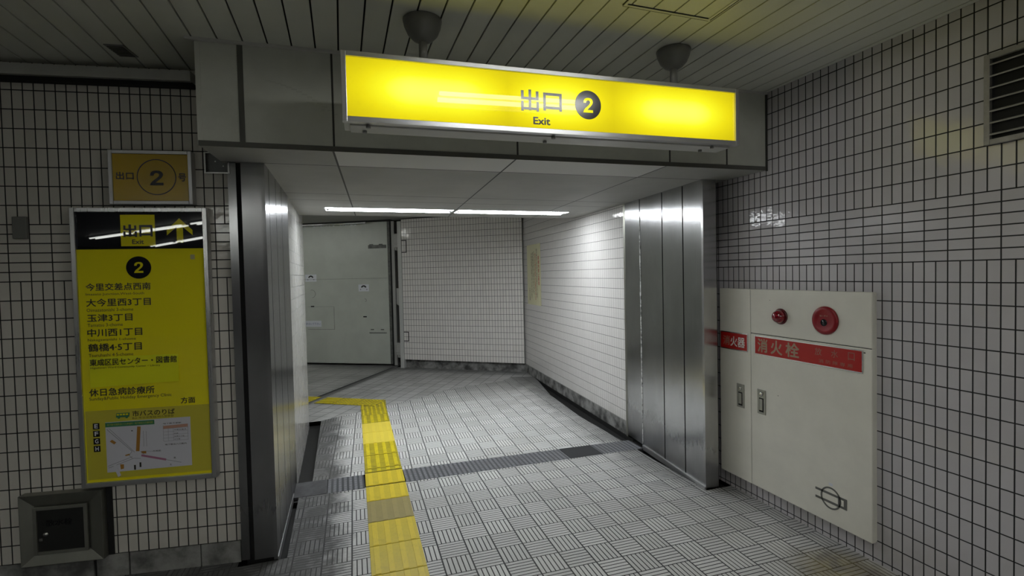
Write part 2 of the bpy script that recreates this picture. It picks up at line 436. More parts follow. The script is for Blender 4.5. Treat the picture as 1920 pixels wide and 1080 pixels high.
M['grate'] = grate_mat()
M['cover_dark'] = plain('smooth_dark_cover', (.014, .016, .020), .5)

def board_mat():
    m, nt, p = new_mat('passage_ceiling_board'); t = NT(nt); o = t.coord(); X, Y = t.sep(o)[:2]
    x = t.sub(t.add(X, .02), t.mul(t.sub(Y, 2.75), .065))
    a = t.m('DIVIDE', x, .985); f = t.m('FRACT', a)
    d = t.mul(t.m('MINIMUM', f, t.sub(1.0, f)), .985)
    dmin = d
    for y0, sl in ((3.09, -.045), (4.13, .0), (4.46, -.01)):
        dd = t.m('ABSOLUTE', t.sub(t.sub(Y, y0), t.mul(X, sl))); dmin = t.m('MINIMUM', dmin, dd)
    j = t.step(dmin, .0038, .0070)
    row = t.add(t.m('GREATER_THAN', t.sub(Y, t.mul(X, -.045)), 3.09), t.m('GREATER_THAN', Y, 4.13))
    ia = t.m('FLOOR', a)
    # one run of boards beside the bulkhead is a paler replacement
    pale = t.mul(t.mul(t.m('LESS_THAN', row, .5), t.m('GREATER_THAN', a, 0.0)), t.m('LESS_THAN', a, 2.0))
    n = t.noise(o, 2.4, 5, .6)
    c = t.mix(t.step(n, .3, .7), (.33, .33, .31), (.375, .375, .355))
    c = t.mix(pale, c, (.62, .62, .60))
    t.put(p.inputs['Base Color'], t.mix(j, (.03, .03, .03), c)); p.inputs['Roughness'].default_value = .6
    return m
M['board'] = board_mat()
def sign_face_mat():
    m, nt, p = new_mat('backlit_yellow_acrylic'); t = NT(nt); o = t.coord(); x, y, z = t.sep(o)[:3]
    zz = t.m('POWER', t.m('DIVIDE', t.sub(z, .155), .125), 2.0)
    vert = t.m('EXPONENT', t.mul(zz, -1.0))
    tot = None
    for a, b in ((.10, .70), (.76, 1.20), (1.34, 1.92)):
        k = t.mul(t.step(x, a - .13, a + .20), t.sub(1.0, t.step(x, b - .20, b + .13)))
        tot = k if tot is None else t.m('MAXIMUM', tot, k)
    h = t.mul(vert, t.add(.25, t.mul(tot, .75)))
    cr = nt.nodes.new('ShaderNodeValToRGB'); e = cr.color_ramp.elements
    e[0].position = 0.0; e[0].color = (.56, .44, .004, 1); e[1].position = 1.0; e[1].color = (1.0, 1.0, .14, 1)
    q = e.new(.45); q.color = (.86, .74, .008, 1); q = e.new(.75); q.color = (1.0, .97, .02, 1)
    t.put(cr.inputs[0], h)
    t.put(p.inputs['Emission Color'], cr.outputs[0]); p.inputs['Emission Strength'].default_value = .84
    p.inputs['Base Color'].default_value = (.10, .08, .004, 1); p.inputs['Roughness'].default_value = .02; p.inputs['Specular IOR Level'].default_value = .14
    return m
M['sign_face'] = sign_face_mat()

# ------------------------------------------------------------------ the room shell
RX = 2.6957; ZC = 2.766; ZS = 2.26; ZF2 = 2.62
LA = -0.152336; LO = Vector((-1.64633, 3.32119, 0))      # plane of the left wall: origin and angle
ca, sa = math.cos(LA), math.sin(LA)
def PR(y): return 2.600 + .0605 * (y - 4.2)      # face of the passage's right wall
def LW(s, off=0.0): return (LO.x + s * ca + off * sa, LO.y + s * sa - off * ca)     # off: out of the wall, towards the room

# floor: regions of one mesh
g = MB()
def FL(pts, mi, z=0.0): g.poly([(*p, z) for p in pts], mi)
FL([(-13, -13), (RX, -13), (RX, 2.94), (-.60, 2.94), (-13, 2.94)], 0)
FL([(-13, 2.94), (-.60, 2.94), (-.60, 3.16), LW(0, -.02), (-13, 5.1)], 0)
FL([(-.60, 2.94), (-.345, 2.94), (-.345, 3.1), (-.60, 3.1)], 0)
FL([(-.345, 2.94), (2.47, 2.94), (2.475, 3.868), (-.345, 3.944)], 0)
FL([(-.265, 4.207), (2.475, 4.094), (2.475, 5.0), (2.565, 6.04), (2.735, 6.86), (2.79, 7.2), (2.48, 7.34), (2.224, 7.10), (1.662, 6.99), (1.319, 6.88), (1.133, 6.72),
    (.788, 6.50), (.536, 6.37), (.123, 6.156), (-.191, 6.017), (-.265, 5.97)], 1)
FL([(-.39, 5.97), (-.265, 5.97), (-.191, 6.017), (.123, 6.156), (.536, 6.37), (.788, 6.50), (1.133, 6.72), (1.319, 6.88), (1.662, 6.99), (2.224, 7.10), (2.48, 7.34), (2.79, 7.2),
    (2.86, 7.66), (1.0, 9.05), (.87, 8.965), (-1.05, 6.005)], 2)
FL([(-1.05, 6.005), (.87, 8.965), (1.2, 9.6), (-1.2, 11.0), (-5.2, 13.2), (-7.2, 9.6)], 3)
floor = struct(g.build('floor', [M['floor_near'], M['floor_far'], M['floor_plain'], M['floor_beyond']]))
# gutters let into the floor (channel bottoms and sides)
g = MB()
g.box(-.62, -.345, 2.95, 3.95, -.07, -.055); g.box(-.345, -.340, 3.1, 3.95, -.055, -.001)
g.box(-.62, -.345, 3.94, 3.95, -.055, -.003); g.box(-.62, -.40, 3.0, 3.11, -.055, -.0015)
struct(g.build('trim_1', M['gutter']))
g = MB()
g.box(-.42, -.265, 4.20, 6.0, -.07, -.055); g.box(-.265, -.262, 4.20, 5.98, -.055, -.001)
struct(g.build('trim_2', M['gutter']))
g = MB()
g.poly([(2.46, 2.93, -.05), (2.72, 2.93, -.05), (2.9, 7.4, -.05), (2.70, 7.3, -.05), (2.46, 5.0, -.05)])
g.poly([(2.47, 2.93, -.05), (2.475, 5.0, -.05), (2.475, 5.0, 0), (2.47, 2.93, 0)])
g.poly([(2.475, 5.0, -.05), (2.565, 6.04, -.05), (2.565, 6.04, 0), (2.475, 5.0, 0)])
g.poly([(2.565, 6.04, -.05), (2.735, 6.86, -.05), (2.735, 6.86, 0), (2.565, 6.04, 0)])
g.poly([(PR(4.1), 4.1, -.05), (PR(7.4), 7.4, -.05), (PR(7.4), 7.4, .002), (PR(4.1), 4.1, .002)])
struct(g.build('trim_3', M['gutter']))
# slot of the cross drain
g = MB()
g.poly([(-.39, 3.90, -.02), (2.62, 3.84, -.02), (2.62, 4.12, -.02), (-.39, 4.24, -.02)])
struct(g.build('trim_4', M['gutter']))
# dark guide strip of the gate in the floor, with its paler border
ux, uy = .545, .84
g = MB()
def strip(p, L, w0, w1, z, mi):
    nx, ny = uy, -ux
    g.poly([(p[0] + nx * w0, p[1] + ny * w0, z), (p[0] + nx * w1, p[1] + ny * w1, z),
            (p[0] + ux * L + nx * w1, p[1] + uy * L + ny * w1, z), (p[0] + ux * L + nx * w0, p[1] + uy * L + ny * w0, z)], mi)
strip((-.95, 6.26), 3.25, -.03, .035, .002, 0); strip((-.95, 6.26), 3.2, .035, .11, .0015, 1)
struct(g.build('trim_5', [plain('gate_guide_rubber', (.03, .032, .034), .5), plain('gate_guide_border', (.16, .16, .155), .6)]))

# walls
g = MB(); g.prism([(RX, 3.45), (RX, -13), (RX + .15, -13), (RX + .15, 3.45)], 0, ZC, u0=-(3.45 - 1.34865))
# u must vanish at Y = 1.34865 : face runs from Y = 3.45 downwards
struct(g.build('wall_right', M['tile_room']))
g = MB(); s0, s1 = -11.5, 1.075
a, b, c_, d = LW(s0), LW(s1), LW(s1, -.15), LW(s0, -.15)
g.prism([a, b, c_, d], .1225, ZC, u0=s0)
struct(g.build('wall_left', M['tile_left']))
g = MB()
for s_, e_ in ((-11.5, -.05), (-.05, .33), (.33, .345), (.345, .50), (.50, .508), (.508, .86), (.86, .866), (.866, 1.07)):
    mi = 1 if e_ - s_ < .02 else 0
    g.prism([LW(s_, .004 - .01 * mi), LW(e_, .004 - .01 * mi), LW(e_, -.14), LW(s_, -.14)], 0, .1225, mis=[mi] * 4)
struct(g.build('baseboard_left', [M['stone'], M['gap']]))
g = MB(); g.prism([LW(-11.5, -.01), LW(-11.5, -.3), (-13.2, -13), (-13, -13)], 0, ZC)
struct(g.build('wall_hall_left', M['tile_left']))
g = MB(); g.prism([(2.9, -13), (-13.2, -13), (-13.2, -13.15), (2.9, -13.15)], 0, ZC)
struct(g.build('wall_hall_back', M['tile_room']))
# passage, left: straight run, rounded corner, then the turned passage
g = MB()
g.prism([(-.383, 4.27), (-.388, 5.94), (-.393, 6.00), (-.410, 6.05), (-.44, 6.10), (-.50, 6.16), (-5.3, 9.27), (-5.5, 8.95), (-.95, 5.7), (-.95, 4.27)][::-1], -.06, ZF2, smooth=(4, 5, 6, 7))
struct(g.build('wall_passage_left', M['tile_pass']))
# passage, right
g = MB(); g.prism([(PR(7.8), 7.8), (PR(4.19), 4.19), (PR(4.19) + .2, 4.19), (PR(7.8) + .2, 7.8)], .135, ZF2 + .05, u0=.0)
struct(g.build('wall_passage_right', M['tile_pass']))
g = MB(); g.prism([(PR(7.8) + .004, 7.8), (PR(4.19) + .004, 4.19), (PR(4.19) + .2, 4.19), (PR(7.8) + .2, 7.8)], -.003, .135)
struct(g.build('baseboard_passage_right', M['plinth']))
# behind the gate panel
g = MB(); g.prism([(.88, 9.26), (2.98, 7.70), (3.18, 7.95), (1.08, 9.52)], -.02, ZF2 + .1)
struct(g.build('wall_end', plain('pocket_wall', (.05, .05, .05), .8)))
g = MB(); g.prism([(.99, 8.93), (2.86, 7.55), (2.9, 7.62), (1.02, 9.0)], 0, .15)
struct(g.build('baseboard_end', M['plinth']))
g = MB(); g.prism([(-5.3, 9.27), (-5.2, 13.4), (-5.4, 13.4), (-5.5, 9.2)], 0, ZF2)
struct(g.build('wall_passage_far_left', M['tile_pass']))

# ceilings
g = MB()
xs = .019 - .11 * 110
k = 0
while xs + .11 * k < RX - .02:
    x0 = xs + .11 * k + .004; x1 = min(x0 + .102, RX - .001)
    y1 = 2.70 if x0 > -.62 else LO.y + (x0 - LO.x) * math.tan(LA) - .005
    if -.62 < x0: y1 = 2.765 - .0511 * (x0 + .63)
    g.box(x0, x1, -13, y1, ZC, ZC + .012)
    k += 1
g.poly([(-13, -13, ZC + .03), (-13, 5.1, ZC + .03), LW(.5, -.05) + (ZC + .03,), (RX + .1, 3.4, ZC + .03), (RX + .1, -13, ZC + .03)], 1)
struct(g.build('ceiling', [M['slat'], M['slat_back']]))
# bulkhead over the opening and the low passage ceiling behind it
H0 = (-.63, 2.76); H1 = (RX, 2.59)
def HP(t, off=0.0):       # point on the bulkhead face, off towards the room
    L = math.hypot(H1[0] - H0[0], H1[1] - H0[1]); dx, dy = (H1[0] - H0[0]) / L, (H1[1] - H0[1]) / L
    return (H0[0] + dx * t + dy * off, H0[1] + dy * t - dx * off)
g = MB()
g.prism([H0, H1, (RX + .1, 3.3), (2.85, 5.40), (2.2, 5.44), (-.45, 5.55), (-.45, 3.3), (-.605, 3.14)], ZS, ZC - .004, mis=[1, 0, 0, 0, 2, 0, 0, 1], mtop=2, mbot=0)
struct(g.build('ceiling.001', [M['board'], M['header'], M['board']]))
g = MB()      # bulkhead joints, edging strips
def hbar(t0, t1, z0, z1, th, mi, off=0.0):
    a, b = HP(t0, off), HP(t1, off); a2, b2 = HP(t0, off + th), HP(t1, off + th)
    g.prism([a2, b2, b, a], z0, z1, mis=[mi] * 4, mtop=mi, mbot=mi)
hbar(0.0, 3.328, ZS - .004, ZS + .022, .004, 0)
hbar(-.04, 3.328, ZC - .012, ZC + .0, .016, 2)
hbar(.180, .205, ZS + .02, ZC - .014, .003, 0)
for t_ in (.615, 1.600, 2.590, 3.012):
    hbar(t_ - .005, t_ + .005, ZS + .022, ZC - .014, .0015, 1)
hbar(-.002, .02, ZS, ZC - .014, .003, 3); hbar(3.316, 3.327, ZS - .008, ZC - .014, .008, 1)  # last bar: shadow against the right wall, painted as a dark strip
for k_ in range(14):
    t_ = .30 + .024 * k_; z_s = 2.588 - .004 * k_ - .00055 * k_ * k_
    hbar(t_, t_ + .026, z_s, z_s + .007, .0004, 4)
hbar(.560, .575, 2.452, 2.470, .003, 4)
struct(g.build('trim_6', [M['header_edge'], M['header_joint'], M['sign_back'], M['header'], plain('old_scuff', (.55, .56, .50), .5)]))
g = MB()
g.poly([(-6, 5.2, ZF2), (-.4, 5.0, ZF2), (3.2, 5.0, ZF2), (3.2, 9.0, ZF2), (-5.5, 14, ZF2), (-8, 12, ZF2)])
struct(g.build('ceiling.002', plain('far_ceiling_board', (.30, .30, .28), .7)))

# ------------------------------------------------------------------ steel clad piers
p = empty('steel_pier', 'brushed stainless steel clad pier on the left side of the passage mouth', 'column', (-.39, 3.10, 0))
def pier_part(nm, pts, z0, z1, mat):
    g = MB(); g.prism([(x + .39, y - 3.10) for x, y in pts], z0, z1); return g.build(nm, mat, p)
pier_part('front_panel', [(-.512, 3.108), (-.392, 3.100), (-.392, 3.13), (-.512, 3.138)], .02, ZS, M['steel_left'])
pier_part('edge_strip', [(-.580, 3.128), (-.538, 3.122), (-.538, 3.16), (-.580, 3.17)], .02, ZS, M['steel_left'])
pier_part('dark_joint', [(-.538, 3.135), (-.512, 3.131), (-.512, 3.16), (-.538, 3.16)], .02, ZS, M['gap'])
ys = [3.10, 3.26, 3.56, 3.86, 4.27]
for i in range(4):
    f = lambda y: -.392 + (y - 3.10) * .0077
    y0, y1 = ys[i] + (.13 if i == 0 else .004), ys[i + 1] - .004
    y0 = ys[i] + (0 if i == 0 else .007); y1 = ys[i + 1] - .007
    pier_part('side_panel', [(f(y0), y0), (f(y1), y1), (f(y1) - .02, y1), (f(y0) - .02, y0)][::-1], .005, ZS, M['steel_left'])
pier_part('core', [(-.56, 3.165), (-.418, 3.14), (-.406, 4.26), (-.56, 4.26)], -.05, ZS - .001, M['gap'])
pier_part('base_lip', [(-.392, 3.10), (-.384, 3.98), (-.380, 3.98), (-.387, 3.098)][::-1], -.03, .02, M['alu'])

p = empty('steel_pier', 'brushed stainless steel clad pier between the passage and the white fire cabinet', 'column', (2.48, 2.96, 0))
def pier_part(nm, pts, z0, z1, mat, smooth=()):
    g = MB(); g.prism([(x - 2.48, y - 2.96) for x, y in pts], z0, z1, smooth=smooth); return g.build(nm, mat, p)
def RXf(y): return 2.480 + (y - 2.96) * .0935
ys = [2.96, 3.215, 3.515, 3.895, 4.20]
for i in range(4):
    y0, y1 = ys[i] + (0 if i == 0 else .007), ys[i + 1] - .007
    pier_part('side_panel', [(RXf(y0), y0), (RXf(y0) + .02, y0), (RXf(y1) + .02, y1), (RXf(y1), y1)], .02, ZS, M['steel'])
pier_part('front_panel', [(2.480, 2.958), (2.592, 2.953), (2.592, 2.975), (2.480, 2.979)], .0, ZS, M['steel'])
pier_part('dark_joint', [(2.592, 2.985), (2.612, 2.985), (2.612, 3.02), (2.592, 3.02)], .0, ZS, M['gap'])
pier_part('edge_strip', [(2.612, 3.02), (2.640, 3.02), (2.640, 3.04), (2.612, 3.04)], .0, ZS, M['steel_dull'])
pier_part('core', [(2.507, 2.985), (2.69, 3.06), (2.69, 4.18), (2.62, 4.18)], -.05, ZS - .001, M['gap'])
pier_part('base_lip', [(2.466, 2.955), (2.480, 2.955), (RXf(3.88), 3.88), (RXf(3.88) - .014, 3.88)], -.02, .022, M['alu'])
m_, nt_, pb_ = new_mat('flaking_sealant'); t_ = NT(nt_); n_ = t_.noise(t_.coord(), 30, 4, .6)
t_.put(pb_.inputs['Base Color'], t_.mix(t_.step(n_, .35, .6), (.16, .16, .16), (.66, .66, .65))); pb_.inputs['Roughness'].default_value = .8
g = MB(); zz = 0.0
while zz < ZS - .2:
    wv = random.uniform(.010, .018); h_ = random.uniform(.03, .09)
    yy = 3.898 - 2.96; xx = RXf(3.898) - 2.48
    g.box(xx - .004, xx + .004, yy - .012, yy - .012 + wv, zz + .02, zz + .02 + h_); zz += h_
g.build('seam_sealant', m_, p)['label'] = 'flaking white sealant in the joint'
g = MB()
g.prism([(PR(4.22) - .006 - 2.48, 4.22 - 2.96), (PR(4.19) - .006 - 2.48, 4.185 - 2.96), (PR(4.19) + .02 - 2.48, 4.185 - 2.96), (PR(4.22) + .02 - 2.48, 4.22 - 2.96)], .0, ZS)
g.build('corner_bead', M['steel_dull'], p)

# ------------------------------------------------------------------ lights
def ceiling_lamp(x, y, ang, first):
    if first: 
        o = empty('fluorescent_light', '', 'ceiling light', (x, y, ZS), ang)
        g = MB(); frame(g, 0, 1.225, -.125, .125, .014, -.006, .0, .0)
        # frame() lies in x-z; turn it flat under the ceiling
        bmesh.ops.transform(g.bm, matrix=Matrix.Rotation(-PI / 2, 4, 'X'), verts=g.bm.verts[:])
        bmesh.ops.transform(g.bm, matrix=Matrix.Translation((0, 0, -.004)), verts=g.bm.verts[:])
        g.build('lamp_frame', M['lamp_paint'], o)
        g = MB(); g.box(.014, 1.211, -.111, .111, -.006, -.001, .0); g.build('diffuser', M['diffuser'], o)
        for xx in (.02, 1.185):
            g = MB(); g.box(xx, xx + .022, -.06, .06, -.0085, -.006); g.build('lamp_clip', M['lamp_paint'], o)
        return o
l1 = ceiling_lamp(-.135, 5.005, -.012, True); l1['label'] = 'lit recessed strip light in the passage ceiling, left of the pair, near the grey gate'
l2 = copy_tree(l1); l2.location = (1.115, 4.99, ZS)
l2['label'] = 'lit recessed strip light in the passage ceiling, right of the pair, near the bright wall'
for l in (l1, l2): l['group'] = 'strip lights in the passage ceiling'

def batten(label, x, y, ang, L, mat, shade=0.0, z=ZC):
    o = empty('fluorescent_light', label, 'ceiling light', (x, y, z), ang)
    g = MB(); g.box(-L / 2, L / 2, -.12, .12, -.02, -.0005, .004); g.build('lamp_housing', M['lamp_paint'], o)
    if shade:
        g = MB(); g.box(-L / 2, L / 2, -.15, -.146, -shade, -.0005); g.box(-L / 2, L / 2, .146, .15, -shade, -.0005); g.box(-L / 2, -L / 2 + .004, -.146, .146, -shade, -.0005); g.box(L / 2 - .004, L / 2, -.146, .146, -shade, -.0005)
        g.build('cutoff_skirt', M['lamp_paint'], o)  # unseen skirt, added to keep the tube light off the upper walls
    for s_ in (-.06, .06):
        g = MB(); g.lathe([(.014, -L / 2 + .03), (.014, L / 2 - .03)], 12, at(0, s_, -.036, Matrix.Rotation(PI / 2, 4, 'Y'))); g.build('tube', mat, o)
    return o
batten('twin tube ceiling light over the floor in front of the hanging exit sign', 1.02, 1.29, 0.0, 1.05, M['tube_near'], .055)
batten('twin tube ceiling light round the corner in the turned passage', -2.1, 8.35, -.5760, 2.2, M['tube_turn'], z=ZF2)
HL = []
places = ['first of the diagonal row', 'second of the diagonal row', 'last of the diagonal row', 'first of the far diagonal row', 'middle of the far diagonal row', 'last of the far diagonal row']
for (x, y, n_) in ((1.0, -1.5, 'nearest behind the viewer, by the right wall'), (-1.8, -1.5, 'nearest behind the viewer, left one'), (1.0, -4.3, 'second row behind the viewer, by the right wall'), (-1.8, -4.3, 'second row behind the viewer, left one')):
    batten('skirted twin tube ceiling light, ' + n_, x, y, 0.0, 1.25, M['tube_cross'], .08)['group'] = 'skirted ceiling lights of the hall'
for (x, y, a_) in ((-4.2, -3.5, .587), (-6.3, -4.9, .587), (-8.4, -6.3, .587), (-5.6, -6.2, .73), (-7.4, -7.8, .73), (-9.2, -9.4, .73)):
    HL.append(batten('twin tube ceiling light in the hall behind the viewer', x, y, a_, 2.2, M['tube_hall']))
for o in HL: o['group'] = 'twin tube lights of the hall'; o['label'] = 'twin tube ceiling light in the hall behind the viewer, ' + places.pop(0)

# ------------------------------------------------------------------ hanging exit sign
SA = -.0459
sg = empty('exit_sign', 'long backlit yellow exit sign hanging from the slatted ceiling', 'sign', (.023, 2.22, 2.265), SA)
g = MB(); frame(g, 0, 2.005, 0, .297, .021, 0, .03, .002, .024); g.build('frame', M['alu'], sg)
g = MB(); g.box(.02, 1.985, .012, .016, .022, .278); fc = g.build('face_panel', M['sign_face'], sg)
g = MB(); g.box(.004, 2.001, .03, .165, .006, .292, .002); g.build('housing', M['sign_back'], sg)
g = MB(); g.box(.03, 1.98, .045, .155, -.003, .006); g.build('bottom_hatch', M['sign_back'], sg)
def X(mb, pts): flat(mb, pts, .0115, .0008)
g = MB()       # the two characters, built stroke by stroke
z_ = lambda v: v - 2.265
def bar(x0, x1, z0, z1): X(g, rect(x0, x1, z_(z0), z_(z1)))
bar(.8305, .8435, 2.372, 2.468); bar(.793, .8065, 2.421, 2.462); bar(.8665, .880, 2.421, 2.462); bar(.8065, .8305, 2.421, 2.433); bar(.8435, .8665, 2.421, 2.433)
bar(.793, .8055, 2.368, 2.413); bar(.8685, .881, 2.368, 2.413); bar(.8055, .8305, 2.374, 2.386); bar(.8435, .8685, 2.374, 2.386)
bar(.903, .916, 2.376, 2.460); bar(.984, .997, 2.376, 2.460); bar(.916, .984, 2.4475, 2.460); bar(.916, .984, 2.384, 2.3965)
g.build('lettering', M['black'], sg)
letters(sg, 'Exit', .853, .935, z_(2.309), z_(2.342), .0113, M['black'], .03)
g = MB(); X(g, disc(1.134, z_(2.418), .0685, .0690, 56)); g.build('number_disc', M['black'], sg)
o = two(sg, 1.108, 1.159, z_(2.381), z_(2.452), .0105, M['sign_face']); o['label'] = 'yellow numeral 2'
# the numeral lets the light through: the acrylic's coordinates are the sign's own
for x in (.105, .96, 1.86):
    for y in (.036, .115):
        g = MB(); g.lathe([(.010, -.014), (.010, -.004), (.006, .002)], 10, at(x + (0 if y < .1 else -.015), y, 0)); g.build('catch', M['pipe'], sg)
for x in (.355, 1.665):
    g = MB(); g.lathe([(.019, .29), (.019, .44)], 20, at(x, .085, 0)); hg = g.build('hanger_tube', M['pipe'], sg)
    g = MB(); g.lathe([(.021, .400), (.045, .412), (.068, .436), (.082, .468), (.088, .4975), (.080, .5005)], 36, at(x, .085, 0)); g.build('ceiling_cup', M['pipe'], hg)

# ------------------------------------------------------------------ signs on the left wall
def on_left(name, label, cat, s, off, z=0.0):
    a = LW(s, off); return empty(name, label, cat, (a[0], a[1], z), LA)
# small exit number sign
e = on_left('exit_number_sign', 'small dull yellow sign with number 2 in a circle above the tall sign board', 'sign', .507, .05, 2.024)
g = MB(); frame(g, 0, .404, 0, .288, .019, 0, .05, .002); g.build('frame', M['steel_frame'], e)
g = MB(); g.box(.018, .386, .008, .045, .016, .272); g.build('face_panel', M['yellow_old'], e)
fx = lambda s: s - .507; fz = lambda z: z - 2.024
g = MB(); ring(g, fx(.735), fz(2.171), .0960, .0915, .008, n=64, th=.0008); g.build('circle_line', M['ink'], e)
two(e, fx(.702), fx(.767), fz(2.127), fz(2.206), .0076, M['ink'])
letters(e, '出口', fx(.541), fx(.624), fz(2.157), fz(2.196), .007, M['ink'], .02)
letters(e, '号', fx(.842), fx(.879), fz(2.150), fz(2.192), .007, M['ink'], .02)

# tall information board
B0, BZ = .316, .513
e = on_left('exit_information_board', 'tall yellow exit board with a black heading, a white arrowless map and place names', 'sign', B0, .05, BZ)
e['label'] = 'tall framed yellow board with black heading, up arrow and lists of places'
bx = lambda s: s - B0; bz = lambda z: z - BZ
BW, BH = .660, 1.493
g = MB(); frame(g, 0, BW, 0, BH, .023, 0, .05, .002, .027); g.build('frame', M['steel_frame'], e)
g = MB(); g.box(.022, BW - .022, .010, .045, .025, bz(1.786)); g.build('yellow_panel', M['yellow'], e)
g = MB(); g.box(.022, BW - .022, .010, .045, bz(1.786), BH - .022); g.build('heading_panel', M['navy'], e)
FY = .0095
g = MB(); flat(g, rect(bx(.550), bx(.716), bz(1.801), bz(1.969)), FY); g.build('yellow_square', M['yellow'], e)
g = MB(); A_ = lambda p: [(bx(a), bz(b)) for a, b in p]
flat(g, A_([(.836, 1.950), (.900, 1.886), (.900, 1.858), (.853, 1.902), (.853, 1.817), (.821, 1.817), (.821, 1.902), (.773, 1.858), (.773, 1.886)]), FY)
g.build('up_arrow', M['yellow'], e)
g = MB(); q = FY - .0008
def bar2(x0, x1, z0, z1): flat(g, rect(bx(x0), bx(x1), bz(z0), bz(z1)), q)
bar2(.589, .601, 1.852, 1.917); bar2(.564, .574, 1.888, 1.912); bar2(.616, .626, 1.888, 1.912); bar2(.574, .616, 1.886, 1.895)
bar2(.563, .573, 1.850, 1.880); bar2(.618, .628, 1.850, 1.880); bar2(.573, .618, 1.854, 1.864)
bar2(.640, .650, 1.852, 1.914); bar2(.694, .704, 1.852, 1.914); bar2(.650, .694, 1.903, 1.914); bar2(.650, .694, 1.858, 1.868)
g.build('lettering', M['ink'], e)
letters(e, 'Exit', bx(.604), bx(.659), bz(1.813), bz(1.836), q, M['ink'], .02)
g = MB(); flat(g, disc(bx(.629), bz(1.686), .0605, .0600, 56), FY); g.build('number_disc', M['navy'], e)
two(e, bx(.607), bx(.651), bz(1.657), bz(1.716), FY - .001, M['yellow'])
rows = [('今里交差点西南', .374, .682, 1.567, 1.605, 'Imazato Junction,West-South', .372, .650, 1.538, 1.555),
        ('大今里西3丁目', .373, .680, 1.483, 1.523, 'Oimazatonishi 3-chome', .373, .594, 1.455, 1.472),
        ('玉津3丁目', .374, .588, 1.402, 1.441, 'Tamatsu 3-chome', .374, .541, 1.375, 1.392),
        ('中川西1丁目', .372, .632, 1.322, 1.363, 'Nakagawanishi 1-chome', .372, .601, 1.294, 1.311),
        ('鶴橋4·5丁目', .373, .627, 1.243, 1.284, 'Tsuruhashi 4·5-chome', .373, .585, 1.214, 1.231),
        ('休日急病診療所', .368, .680, 1.003, 1.043, 'Sunday&Public Holiday Emergency Clinic', .367, .763, .976, .998)]
for a_, x0, x1, z0, z1, b_, X0, X1, Z0, Z1 in rows:
    letters(e, a_, bx(x0), bx(x1), bz(z0), bz(z1), FY, M['ink'], .018)
    letters(e, b_, bx(X0), bx(X1), bz(Z0), bz(Z1), FY, M['ink'], .0)
letters(e, '方面', bx(.808), bx(.879), bz(.937), bz(.970), FY, M['ink'], .018)
g = MB(); g.box(bx(.345), bx(.950), FY - .0009, FY, bz(.555), bz(.925)); o = g.build('map_backing', M['yellow_map'], e); o['label'] = 'slightly browner yellow sheet pasted over the lower third'
q = FY - .0014
letters(e, '市バスのりば', bx(.569), bx(.776), bz(.882), bz(.913), q, M['ink'], .014)
letters(e, 'Bus 市公交车站 버스정류장', bx(.568), bx(.770), bz(.868), bz(.879), q, M['ink'], .0)
g = MB(); flat(g, [(bx(.489), bz(.882)), (bx(.553), bz(.882)), (bx(.556), bz(.905)), (bx(.492), bz(.905))], FY - .0009)
for k_ in (.503, .541): flat(g, disc(bx(k_), bz(.881), .006, n=16), FY - .0009, .0012)
bus = g.build('bus_symbol', M['green'], e)
g = MB()
for k_ in range(4): flat(g, rect(bx(.494 + .0145 * k_), bx(.505 + .0145 * k_), bz(.893), bz(.901)), FY - .0016, .0004)
g.build('bus_windows', M['yellow'], bus)
for k_, ch in enumerate('EFGH'):
    zc = .842 - .0405 * k_
    g = MB(); flat(g, rect(bx(.378), bx(.409), bz(zc - .0165), bz(zc + .0165)), FY - .0009); bb = g.build('bus_stop_letter_tile', M['black'], e)
    letters(bb, ch, bx(.386), bx(.401), bz(zc - .010), bz(zc + .011), FY - .0018, M['paper'], .03)
mp = None
g = MB(); flat(g, A_([(.437, .588), (.852, .592), (.852, .862), (.437, .860)]), FY - .0009, .0006); mp = g.build('map_sheet', M['paper'], e)
q = FY - .0018
def mapbit(nm, mat, shapes):
    for s_ in shapes:
        g = MB(); flat(g, A_(s_), q, .0003); g.build(nm, mat, mp)
def road(a, b, w_):
    dx, dz = b[0] - a[0], b[1] - a[1]; L = math.hypot(dx, dz); nx, nz = -dz / L * w_ / 2, dx / L * w_ / 2
    return [(a[0] + nx, a[1] + nz), (a[0] - nx, a[1] - nz), (b[0] - nx, b[1] - nz), (b[0] + nx, b[1] + nz)]
mapbit('map_heading_bar', M['green'], [[(.437, .833), (.674, .833), (.674, .857), (.437, .857)]])
mapbit('orange_street', M['orange_print'], [road((.598, .826), (.587, .692), .017)])
mapbit('pink_street', M['pink_print'], [road((.604, .668), (.724, .634), .011)])
mapbit('street_line', M['grey_print'], [road((.443, .822), (.560, .694), .0022), road((.455, .824), (.572, .688), .0018), road((.441, .622), (.560, .664), .0022),
       road((.444, .612), (.566, .655), .0022), road((.566, .655), (.60, .652), .002), road((.724, .634), (.800, .612), .0022), road((.56, .694), (.545, .672), .002),
       road((.545, .672), (.56, .655), .002), road((.6, .69), (.618, .672), .002), road((.612, .69), (.70, .682), .0016), road((.618, .80), (.618, .715), .0014), road((.632, .80), (.632, .715), .0014)])
mapbit('building_block', M['orange_print'], [[(.455, .755), (.476, .738), (.486, .748), (.466, .764)], [(.500, .628), (.518, .626), (.517, .603), (.502, .600)],
       [(.604, .690), (.628, .690), (.628, .676), (.606, .678)], [(.525, .676), (.548, .682), (.548, .674), (.528, .670)]])
mapbit('station_mark', M['ink'], [[(.566, .592), (.575, .592), (.575, .618), (.566, .618)], [(.593, .604), (.602, .604), (.602, .630), (.593, .630)],
       [(.56, .803), (.567, .803), (.567, .808), (.56, .808)]])
mapbit('table_heading', M['salmon_print'], [[(.716, .820), (.838, .824), (.838, .808), (.716, .803)]])
